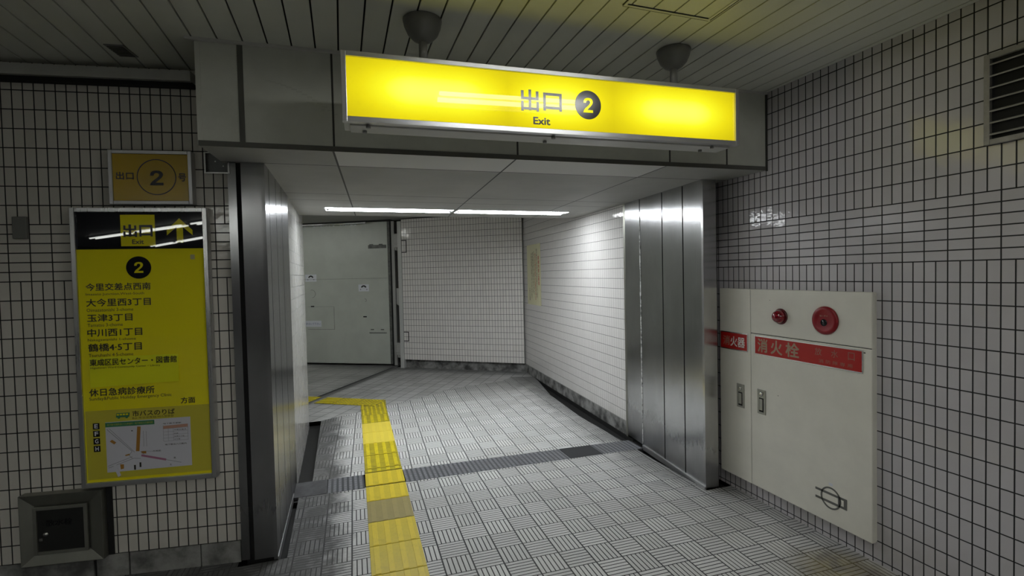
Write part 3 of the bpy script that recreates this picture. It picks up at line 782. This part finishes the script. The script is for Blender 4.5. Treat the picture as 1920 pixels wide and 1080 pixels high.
mapbit('table_line', M['grey_print'], [road((.716, .735), (.716, .822), .0012), road((.838, .737), (.838, .824), .0012), road((.74, .735), (.74, .805), .0012), road((.765, .735), (.765, .805), .0012)]
       + [road((.716, .735 + .0172 * k_), (.838, .737 + .0172 * k_), .0012) for k_ in range(5)])
for (s_, x0, x1, z0, z1) in (('地下鉄今里駅', .716, .806, .829, .836), ('今里交差点', .768, .830, .792, .798), ('中央', .768, .790, .771, .778), ('玉津三丁目', .768, .818, .756, .762), ('大今里', .768, .798, .740, .746),
                          ('地下鉄出入口案内', .722, .828, .712, .721), ('今里筋', .66, .70, .684, .690), ('北', .742, .750, .60, .61), ('南', .762, .772, .636, .646)):
    g = MB(); add_letters(g, s_, bx(x0), bx(x1), bz(z0), bz(z1), q - .0002, .01); g.build('map_lettering', M['ink'], mp)
g = MB(); add_letters(g, '地下鉄今里駅(市バス)停留所・地下鉄出入口案内図', bx(.446), bx(.666), bz(.839), bz(.850), q - .0006, .0); g.build('map_heading', M['yellow_map'], mp)
g = MB(); flat(g, A_([(.468, .622), (.482, .628), (.503, .568), (.488, .560)]), q - .0008, .0006); o = g.build('paper_tag', M['paper'], e); o['label'] = 'small slanting white tag stuck over the map corner'
g = MB(); flat(g, rect(bx(.884), bx(.906), bz(1.726), bz(1.752)), FY, .0006); o = g.build('seal_sticker', plain('pale_sticker', (.55, .50, .25), .5), e)
# covering strip with its own text
st = on_left('paper_strip', 'bright yellow paper strip pasted across the yellow board under the place names', 'notice', .376, .0412, 1.055)
g = MB(); n_ = 10
def sy(k): return -.002 - .006 * (k / n_) ** 2
for k_ in range(n_):
    x0, x1 = .431 * k_ / n_, .431 * (k_ + 1) / n_
    zz0, zz1 = -.004 + .012 * k_ / n_, -.004 + .012 * (k_ + 1) / n_
    g.poly([(x0, sy(k_), zz0), (x1, sy(k_ + 1), zz1), (x1, sy(k_ + 1), .157), (x0, sy(k_), .157)])
    g.poly([(x0, sy(k_) + .0008, zz0), (x0, sy(k_) + .0008, .157), (x1, sy(k_ + 1) + .0008, .157), (x1, sy(k_ + 1) + .0008, zz1)])
g.build('paper', M['yellow_paper'], st)
letters(st, '東成区民センター・図書館', .006, .424, .112, .148, -.0092, M['ink'], .012)
letters(st, 'Higashinari Ward Community Center・Library', .008, .342, .094, .106, -.0092, M['ink'], .0)
# flush cover plate
e = on_left('cover_plate', 'small grey rectangular cover plate screwed to the tiles left of the tall board', 'cover plate', .035, .02, 1.847)
g = MB(); g.box(0, .066, 0, .0195, 0, .116, .004); g.build('plate', plain('grey_plate_paint', (.17, .17, .155), .45), e)
for zz in (.010, .106):
    g = MB(); g.lathe([(.003, -.001), (.003, .0012)], 10, at(.033, 0, zz, TOWARD)); g.build('screw', M['pipe'], e)
# steel lined recess box below the bulkhead
e = on_left('steel_junction_box', 'shallow steel framed box tucked under the left end of the bulkhead', 'junction box', .968, .022, 2.196)
g = MB(); frame(g, 0, .128, 0, .118, .008, -.012, .020, .001); g.build('frame', M['chrome'], e)
g = MB(); g.box(.006, .122, .010, .0205, .006, .112); g.build('back_plate', plain('zinc_plate', (.12, .125, .12), .4, metal=.3), e)
for (a_, b_) in ((.05, .07), (.09, .045)):
    g = MB(); g.lathe([(.004, -.001), (.004, .003)], 10, at(a_, .010, b_, TOWARD)); g.build('screw', M['chrome'], e)
# hose hatch low on the wall
e = on_left('hose_tap_hatch', 'dark stainless steel tap hatch with a small key handle, low on the left wall', 'hatch', .022, .050, .125)
g = MB()
for (p_) in (((0, 0), (.385, 0), (.315, .06), (.065, .06)), ((.385, 0), (.385, .375), (.315, .308), (.315, .06)), ((.385, .375), (0, .375), (.065, .308), (.315, .308)), ((0, .375), (0, 0), (.065, .06), (.065, .308))):
    f_ = [(a_, (-.0 if (a_ in (0, .385)) else .016), b_) for a_, b_ in p_]
    g.poly(f_)
g.box(0, .385, 0.017, .049, 0, .375, 0)
for b_ in ((0, .002, 0, .375), (.383, .385, 0, .375), (0, .385, 0, .002), (0, .385, .373, .375)): g.box(b_[0], b_[1], 0, .017, b_[2], b_[3])
g.build('frame', M['steel_dull'], e)
g = MB(); g.box(.068, .312, .004, .0165, .063, .305, .002); dr = g.build('door', plain('dark_hatch_door', (.055, .056, .053), .35, metal=.7), e)
g = MB(); frame(g, .065, .315, .058, .310, .016, -.004, .006, .001); g.build('door_rim', M['steel_dull'], dr)
letters(dr, '散水栓', .120, .243, .205, .238, .0034, M['black'], .01)
g = MB(); g.lathe([(.013, 0), (.013, .006), (.009, .012), (.003, .013)], 20, at(.120, .004, .165, TOWARD)); g.box(.096, .112, -.014, -.010, .135, .150, .002); g.build('key_handle', M['chrome'], dr)
g = MB(); g.box(.386, .412, .040, .0495, .0, .372); g.build('side_strip', M['gap'], e)  # black strip along the hatch's right edge

# steel angle along the top of the left wall
g = MB(); g.prism([LW(-11.4, .068), LW(.93, .068), LW(.93, .001), LW(-11.4, .001)], 2.683, 2.737)
o = g.build('trim_7', plain('bright_aluminium_angle', (.62, .62, .58), .45, metal=.5, noise=.2, nscale=3)); struct(o)
g = MB(); g.prism([LW(-11.4, .045), LW(.93, .045), LW(.93, .001), LW(-11.4, .001)], 2.660, 2.682); struct(g.build('trim_8', M['gap']))  # black strip drawn in place of the shadow under the angle
# little ceiling vent
e = empty('ceiling_vent', 'small dark ventilation grille set in the ceiling slats at upper left', 'vent', (-1.060, 2.945, ZC), -.15)
g = MB(); g.box(0, .088, 0, .135, -.004, -.0005, .001); g.build('vent_frame', M['pipe'], e)
g = MB()
for k_ in range(7): g.box(.010, .078, .012 + .017 * k_, .020 + .017 * k_, -.009, -.004)
g.build('slats', M['header_edge'], e)
# access hatch in the ceiling slats
e = empty('ceiling_access_hatch', 'square access hatch frame flush in the ceiling slats above the exit sign', 'hatch', (1.195, 1.46, ZC), .0)
g = MB()
g.box(0, .455, .442, .455, -.004, 0, .001); g.box(0, .455, 0, .013, -.004, 0, .001); g.box(0, .012, .013, .442, -.004, 0, .001); g.box(.443, .455, .013, .442, -.004, 0, .001)
g.build('hatch_frame', M['slat'], e)
g = MB(); g.box(.0, .455, .4565, .459, -.003, .0); g.box(.014, .441, .438, .441, -.003, .0); g.box(-.006, -.003, 0, .45, -.003, 0); g.box(.458, .461, 0, .45, -.003, 0); g.build('gap_line', M['gap'], e)

# ------------------------------------------------------------------ fire cabinet on the right wall
R90 = -PI / 2; CF = 2.6557; CY = 2.998
e = empty('fire_cabinet', 'cream steel fire extinguisher and hydrant cabinet with red plates on the right wall', 'cabinet', (CF, CY, 0), R90)
cy = lambda Y: CY - Y
g = MB(); g.box(.003, 1.122, .006, .0395, .118, 1.465); g.build('body', M['cream'], e)
g = MB(); g.box(0, .2925, 0, .03, .113, 1.468, .004); d1 = g.build('extinguisher_door', M['cream'], e)
g = MB(); g.box(.2945, 1.125, 0, .03, .113, 1.163, .005, 3); d2 = g.build('hydrant_door', M['cream'], e)
g = MB(); g.box(.2945, 1.125, 0, .03, 1.1665, 1.468, .005, 3); d3 = g.build('alarm_panel', M['cream'], e)
g = MB(); g.box(.292, .295, .004, .03, .12, 1.46); g.box(.295, 1.12, .004, .03, 1.162, 1.168); g.build('door_gap', M['gap'], e)
def plate(par, x0, x1, z0, z1):
    g = MB(); g.box(x0, x1, -.0035, 0, z0, z1, .0008); pl = g.build('name_plate', M['chrome'], par)
    g = MB(); g.box(x0 + .007, x1 - .007, -.0045, -.0030, z0 + .007, z1 - .007); g.build('red_face', M['red'], pl)
    return pl
pl = plate(d1, .008, .271, 1.027, 1.155)
letters(pl, '消', .040, .104, 1.058, 1.124, -.0049, M['tarnish_dim'], .02)['label'] = 'faded first character'
letters(pl, '火器', .112, .246, 1.054, 1.124, -.0049, M['white_print'], .02)
pl = plate(d2, .331, 1.078, 1.025, 1.154)
for ch, x0, x1 in (('消', .362, .440), ('火', .470, .556), ('栓', .585, .680)):
    letters(pl, ch, x0, x1, 1.048, 1.136, -.0049, M['tarnish'], .025)
for ch, x0, x1 in (('放', .790, .835), ('水', .893, .936), ('口', .995, 1.033)):
    letters(pl, ch, x0, x1, 1.088, 1.132, -.0049, M['tarnish_dim'], .0)
letters(pl, '消防隊専用', .815, 1.02, 1.046, 1.068, -.0049, M['tarnish_dim'], .0, spacing=1.6)
for par, x0 in ((d1, .166), (d2, .352)):
    g = MB(); g.box(x0, x0 + .069, -.004, 0, .626, .793, .0015); h_ = g.build('latch', M['steel_dull'], par)
    g = MB(); g.box(x0 + .016, x0 + .053, -.0048, -.0035, .640, .735); g.build('latch_recess', M['gap'], h_)
    g = MB(); g.box(x0 + .021, x0 + .048, -.009, -.004, .652, .728, .002); g.build('latch_lever', M['steel_dull'], h_)
    g = MB(); g.lathe([(.014, 0), (.013, .006), (.006, .008)], 20, at(x0 + .034, -.004, .762, TOWARD)); g.build('lock_button', M['chrome'], h_)
# indicator lamp and alarm button
lx, lz = cy(2.453), 1.297
g = MB(); g.lathe([(.051, 0), (.051, .006), (.046, .010)], 36, at(lx, 0, lz, TOWARD)); lb = g.build('indicator_lamp', plain('dark_red_bezel', (.10, .006, .010), .35), d3)
g = MB(); g.lathe([(.042, .008), (.042, .018), (.038, .034), (.029, .047), (.015, .055), (.003, .057)], 36, at(lx, 0, lz, TOWARD)); g.build('red_lens', M['lens'], lb)
ax_, az = cy(2.141), 1.297
g = MB(); g.lathe([(.082, 0), (.082, .008), (.076, .014), (.062, .016), (.058, .0145), (.003, .0145)], 44, at(ax_, 0, az, TOWARD)); al = g.build('alarm_button', M['red_dark'], d3)
g = MB(); g.lathe([(.020, .0135), (.020, .0165), (.004, .0165)], 24, at(ax_, 0, az - .012, TOWARD)); g.build('push_button', M['black'], al)
letters(al, '強く押す', ax_ - .026, ax_ + .026, az + .022, az + .032, -.0152, M['tarnish'], .0)
# emblem
ex, ez = cy(2.113), .262
g = MB(); ring(g, ex, ez, .064, .055, 0.0, n=48, th=.002)
flat(g, rect(ex - .098, ex + .098, ez + .018, ez + .031), 0, .002); flat(g, rect(ex - .098, ex + .098, ez - .031, ez - .018), 0, .002); flat(g, rect(ex + .080, ex + .098, ez - .018, ez + .018), 0, .002)
flat(g, rect(ex + .045, ex + .058, ez - .018, ez + .018), 0, .002)
g.build('emblem', M['emblem'], d2)
g = MB(); flat(g, rect(ex - .012, ex + .012, .335, .350), 0, .0006); g.build('sticker', M['paper_white'], d2)
g = MB()
for (a_, b_, r_) in ((.52, .78, .004), (.46, 1.398, .003), (1.085, 1.140, .006)): flat(g, disc(a_, b_, r_, r_ * .5, 12), 0, .0008)
g.build('paint_chip', M['gap'], e)

# louvred vent
e = empty('wall_vent', 'louvred vent with a pale steel frame high on the right wall', 'vent', (2.685, 1.402, 2.122), R90)
VW, VH = .62, .388
g = MB(); frame(g, 0, VW, 0, VH, .022, -.012, .010, .002); g.build('frame', M['louvre'], e)
g = MB(); g.box(.02, VW - .02, .006, .0095, .02, VH - .02); g.build('dark_opening', M['gap'], e)
for k_ in range(7):
    zc = .045 + .050 * k_
    g = MB(); g.box(.022, VW - .022, -.011, .008, -.003, .003, 0, M=at(0, -.002, zc, Matrix.Rotation(.35, 4, 'X'))); g.build('louvre_blade', M['louvre'], e)

# ------------------------------------------------------------------ floor: drain plates, tactile paving
def drain_y(x): return 3.935 - .0268 * (x + .38), 4.212 - .0395 * (x + .38)
def dplate(label, name, x0, x1, mat, z=.001, cat='drain cover', group=None):
    a0, b0 = drain_y(x0); a1, b1 = drain_y(x1); g = MB()
    g.prism([(x0 + .002, a0), (x1 - .002, a1), (x1 - .002, b1), (x0 + .002, b0)], -.015, z)
    return tag(g.build(name, mat), label, cat, group)
dplate('rough cement patch filling the drain beside the left steel pier', 'cement_patch', -.385, -.15, M['cement'], .002, 'floor patch')
DG = 'studded drain cover plates across the passage mouth'
dplate('studded metal drain cover between the cement patch and the yellow paving', 'drain_cover', -.15, .123, M['grate'], group=DG)
dplate('studded metal drain cover directly right of the yellow paving', 'drain_cover', .432, .93, M['grate'], group=DG)
dplate('studded metal drain cover in the middle of the right run', 'drain_cover', .93, 1.40, M['grate'], group=DG)
dplate('studded metal drain cover directly left of the smooth black plate', 'drain_cover', 1.40, 1.83, M['grate'], group=DG)
dplate('smooth black square drain lid with a worn spot', 'drain_cover', 1.83, 2.14, M['cover_dark'], .002)
dplate('worn studded drain cover right of the smooth black plate, beside the right pier', 'drain_cover', 2.14, 2.545, M['grate'], group=DG)

def tact(name_label, cx, y0, y1, wd, kind, mat, ang=None, loc=None, bars=4):
    """a paving tile lying along local y"""
    L = y1 - y0 - .006; W_ = wd - .006
    o = MB(); T = .006; b = o
    b.box(-W_ / 2, W_ / 2, 0, L, 0, T, .0008, 1)
    if kind == 'flat':
        n = 4
        for k in range(n):
            x = -W_ / 2 + W_ * (k + .5) / n; b.box(x - .016, x + .016, .004, L - .004, T - .001, T + .0022, .001, 1)
    elif kind == 'bars':
        n = bars
        for k in range(n):
            x = -W_ / 2 + W_ * (k + .5) / n; b.box(x - .017, x + .017, .008, L - .008, T - .001, T + .005, .004, 2)
    elif kind == 'dots':
        nx, ny = 6, max(3, int(round(L / .05)))
        for i in range(nx):
            for j in range(ny):
                b.lathe([(.014, 0), (.012, .004), (.006, .0055)], 10, at(-W_ / 2 + W_ * (i + .5) / nx, L * (j + .5) / ny, T - .0005))
    ob = o.build('tactile_paving_tile', mat)
    ob.location = (loc[0], loc[1], 0) if loc else (cx, y0 + .003, 0)
    ob.rotation_euler = (0, 0, ang if ang is not None else -.0205)
    return tag(ob, name_label, 'tactile paving', 'yellow tactile paving tiles')
cxl = lambda y: .2525 + .0205 * (y - 2.73)
def row(lbl, y0, y1, kind, mat, wd=.302, bars=4): return tact(lbl, cxl(y0), y0, y1, wd, kind, mat, bars=bars)
row('worn yellow bar tile cut by the bottom edge of the photo', 2.430, 2.730, 'flat', M['tac_worn'])
row('worn yellow bar tile, second from the bottom of the photo', 2.730, 3.031, 'flat', M['tac_worn'])
row('worn yellow bar tile directly in front of the brown tile', 3.031, 3.334, 'flat', M['tac_worn'])
row('browned, discoloured tactile tile among the yellow ones', 3.334, 3.655, 'flat', M['tac_brown'])
row('grimy yellow bar tile just before the cross drain', 3.655, 3.915, 'flat', M['tac_worn'])
row('yellow bar tile lying across the drain with a dark gap', 3.930, 4.195, 'flat', M['tac_worn'], bars=3)
row('narrow yellow strip tile just past the drain', 4.205, 4.275, 'flat', M['tac_dirty'])
row('yellow tile with four raised bars just past the narrow strip', 4.275, 4.600, 'bars', M['tac_dirty'])
row('yellow tile with four raised bars just before the two clean tiles', 4.600, 4.940, 'bars', M['tac_dirty'])
row('clean bright yellow tile, nearer of the two', 4.940, 5.290, 'flat', M['tac_clean'])
row('clean bright yellow tile, farther of the two', 5.290, 5.640, 'flat', M['tac_clean'])
row('yellow bar tile just before the bend', 5.640, 5.960, 'bars', M['tac_dirty'])
row('studded yellow tile at the bend, nearer one', 5.960, 6.260, 'dots', M['tac_dirty'])
bend = [(.172, 6.264), (.470, 6.258), (.492, 6.600), (.334, 6.360), (.178, 6.458)]
g = MB(); g.prism(bend, 0, .006)
for i_ in range(6):
    for j_ in range(7):
        px, py = .197 + .05 * i_ + .001 * j_, 6.285 + .05 * j_
        if all((bend[k][0] - px) * (bend[(k + 1) % 5][1] - py) - (bend[(k + 1) % 5][0] - px) * (bend[k][1] - py) > -.0 for k in (0, 1)) and \
           (py < 6.385 + (px - .332) * 1.54 - .02 if px > .332 else py < 6.368 + (.332 - px) * .64 - .015):
            g.lathe([(.014, 0), (.012, .004), (.006, .0055)], 10, at(px, py, .0055))
tag(g.build('tactile_paving_tile', M['tac_dirty']), 'studded yellow tile cut to fill the inside of the bend', 'tactile paving', 'yellow tactile paving tiles')
# turned run, towards the left passage: local y points along (-.84, .545)
ta = math.atan2(.84, .545)
ex_, ey_ = -.84, .545
def turn(lbl, d0, d1, kind, mat):
    p0 = (.414 + ex_ * d0, 6.509 + ey_ * d0)
    return tact(lbl, 0, d0, d1, .307, kind, mat, ang=ta - 0.0, loc=p0)
turn('studded yellow tile at the bend, corner piece', .0, .30, 'dots', M['tac_dirty'])
turn('studded yellow tile on the turned run left of the corner', .30, .60, 'dots', M['tac_dirty'])
turn('yellow bar tile on the turned run beside the dark floor strip', .60, .86, 'bars', M['tac_dirty'])
turn('yellow bar tile on the turned run, nearest the left tiled wall', .95, 1.30, 'bars', M['tac_dirty'])
# ------------------------------------------------------------------ steel flood gate, far left
DA = math.atan2(-.51354, .85806)
e = empty('flood_gate', 'large grey green steel flood gate leaf standing at the end of the passage', 'gate', (-3.02, 11.46, 0), DA)
x_of = lambda X: (X + 3.02) / math.cos(DA)
DW = x_of(.795)
g = MB(); g.box(0, DW, 0, .11, .03, 2.60, .004); lf = g.build('gate_leaf', M['door'], e)
g = MB(); g.box(DW - .012, DW + .045, .004, .13, .03, 2.60, .003); g.build('gate_edge', M['door_edge'], e)
g = MB(); g.box(DW + .046, DW + .075, .0, .14, .0, 2.60, .002); g.build('rubber_seal', M['gap'], e)
g = MB(); g.box(DW + .077, DW + .135, .0, .14, .01, 2.60, .002); g.build('edge_channel', M['mech'], e)
g = MB(); g.box(0, DW - .03, -.006, 0, .035, .075, .001); g.build('bottom_rail', M['door'], e)
g = MB(); g.box(0, DW - .015, -.004, 0, 1.585, 1.589); g.box(2.80, 3.35, -.003, 0, .655, .66); g.box(3.345, 3.35, -.003, 0, .655, 1.08); g.box(2.80, 3.35, -.003, 0, 1.078, 1.081)
g.build('panel_seam', M['door_edge'], e)
g = MB()
random.seed(3)
for k_ in range(60): 
    xx = random.uniform(2.2, DW - .6); g.box(xx, xx + random.uniform(.01, .05), -.004, 0, 2.595 - random.uniform(.01, .045), 2.60)
g.build('chipped_top_edge', M['paper_white'], e)
g = MB(); g.box(x_of(.475), x_of(.775), -.012, 0, 2.125, 2.185, .003); g.box(x_of(.50), x_of(.56), -.02, -.01, 2.18, 2.20, .002); g.box(x_of(.66), x_of(.72), -.02, -.01, 2.18, 2.20, .002); g.build('guide_bracket', M['door_edge'], e)
g = MB(); g.box(x_of(.455), x_of(.745), -.010, 0, .59, .603, .001); g.box(x_of(.48), x_of(.53), -.012, 0, .65, .665); g.box(x_of(.65), x_of(.70), -.012, 0, .65, .665); g.build('foot_bracket', M['door_edge'], e)
for (xx, zz) in ((-.525, 1.085), (.385, .890)):
    g = MB(); g.box(x_of(xx) - .035, x_of(xx) + .035, -.002, 0, zz - .011, zz + .011); g.build('key_slot', M['gap'], e)
for (xx, zz, rr, a1) in ((-.53, 1.32, .075, 1.0), (.395, 1.19, .028, 1.0)):
    g = MB(); ring(g, x_of(xx), zz, rr, rr - .006, 0, -1.5, 1.9, 24, .001); g.build('round_cover', M['door_edge'], e)
def sticker(X0, X1, z0, z1, kind):
    a_, b_ = x_of(X0), x_of(X1); g = MB(); flat(g, rect(a_, b_, z0, z1), 0, .001); s_ = g.build('sticker', M['paper_white'], e)
    if kind == 'arc':
        c_ = (a_ + b_) / 2; zc = z0 + (z1 - z0) * .42
        g = MB(); ring(g, c_, zc, .058, .034, -.001, .12 * PI, .88 * PI, 20, .0004); g.build('arc_mark', M['black'], s_)
        g = MB()
        for dx in (-.062, .062): flat(g, disc(c_ + dx, zc - .018, .011, n=12), -.001, .0004)
        g.build('dot_mark', M['grey_print'], s_)
    else:
        letters(s_, '手を触れないで下さい', a_ + .06, b_ - .02, z0 + .035, z1 - .035, -.0012, M['blue_print'], .0)
sticker(-.640, -.440, 1.548, 1.680, 'arc'); sticker(.288, .465, 1.352, 1.478, 'arc'); sticker(-.80, -.378, .705, .818, 'text')
g = MB(); g.box(.5, DW + .1, -.10, .2, 2.605, 2.625); g.build('head_rail', M['gap'], e)
g = MB(); g.lathe([(.02, 1.2), (.02, DW - .35)], 12, at(0, -.10, 2.585, Matrix.Rotation(PI / 2, 4, 'Y') @ Matrix.Rotation(0, 4, 'Z'))); g.build('track_tube', M['chrome'], e)

# ------------------------------------------------------------------ tiled gate panel, end of the passage
GA = math.atan2(-.80543 * 0 + (7.551 - 8.891), (2.767 - .946))
e = empty('tiled_gate_panel', 'white tiled swing panel with a grey steel edge post at the end of the passage', 'gate', (.946, 8.891, 0), GA)
GL = 2.262
g = MB(); q_ = [(.075, 0), (GL, 0), (GL, .05), (.075, .05)]
f0 = g.poly([(.075, 0, .15), (GL, 0, .15), (GL, 0, 2.60), (.075, 0, 2.60)], 0, [(.0, .15), (GL - .075, .15), (GL - .075, 2.60), (.0, 2.60)])
g.box(.075, GL, .001, .05, .15, 2.60, mi=1); g.build('tile_face', [M['tile_gate'], M['gate_frame']], e)
g = MB(); g.box(0, .073, -.012, .07, .0, 2.57, .003); g.build('edge_post', M['gate_frame'], e)
g = MB()
for z0 in (.47, 2.02):
    z1 = z0 + (.17 if z0 < 1 else .22)
    g.box(.075, .17, -.003, .001, z0, z0 + .014); g.box(.075, .17, -.003, .001, z1 - .014, z1); g.box(.158, .17, -.003, .001, z0, z1)
g.build('hinge_cutout', M['gap'], e)
for (z0, z1) in ((.22, .44), (2.12, 2.36)):
    g = MB(); g.box(-.09, -.01, .02, .10, z0, z1, .004); g.box(-.10, -.01, .01, .11, z1 - .03, z1, .003); g.box(-.10, -.01, .01, .11, z0 + .05, z0 + .075, .003)
    g.lathe([(.03, z0 - .05), (.03, z0 + .02)], 14, at(-.06, .06, 0)); g.build('hinge_bracket', M['mech'], e)
g = MB()
for pts in ([(-.10, 1.12), (-.01, 1.06), (-.01, 1.40), (-.10, 1.40)],):
    flat(g, pts, .10, .02)
g.build('gusset_plate', M['mech'], e)

# ------------------------------------------------------------------ poster on the passage wall
PA = -(PI / 2 - math.atan(-.0605) * -1) if False else -PI / 2 - math.atan(.0605)
px0, py0 = PR(7.38) - .004, 7.38
e = empty('notice_poster', 'narrow cream paper notice with red and brown vertical writing on the passage wall', 'poster', (px0, py0, 1.13), PA)
g = MB(); g.box(0, .65, -.0015, .002, .0, .92); g.build('paper', M['poster'], e)
def vcol(txt, x, ztop, w_, h_, mat, bold=.03):
    g = MB(); n = len(txt); st = h_ / n
    for k, ch in enumerate(txt):
        if ch == ' ': continue
        add_letters(g, ch, x - w_ / 2, x + w_ / 2, ztop - st * (k + 1) + st * .12, ztop - st * k, -.002, bold)
    return g.build('vertical_lettering', mat, e)
vcol('駅構内禁止事項', .565, .735, .055, .44, M['red_print'], .02)
vcol('駅の構内では次の行為はお断りいたします', .475, .845, .030, .74, M['brown_print'])
vcol('許可なく物品を販売し又は配付すること', .410, .780, .030, .70, M['red_print'])
vcol('たき火などをして通行を妨げること', .345, .820, .028, .66, M['brown_print'])
vcol('駅係員の指示に従わないとき', .285, .800, .028, .62, M['brown_print'])
vcol('所轄警察署に通報することがあります', .225, .790, .028, .70, M['brown_print'])
vcol('大阪市交通局', .120, .260, .030, .20, M['brown_print'])
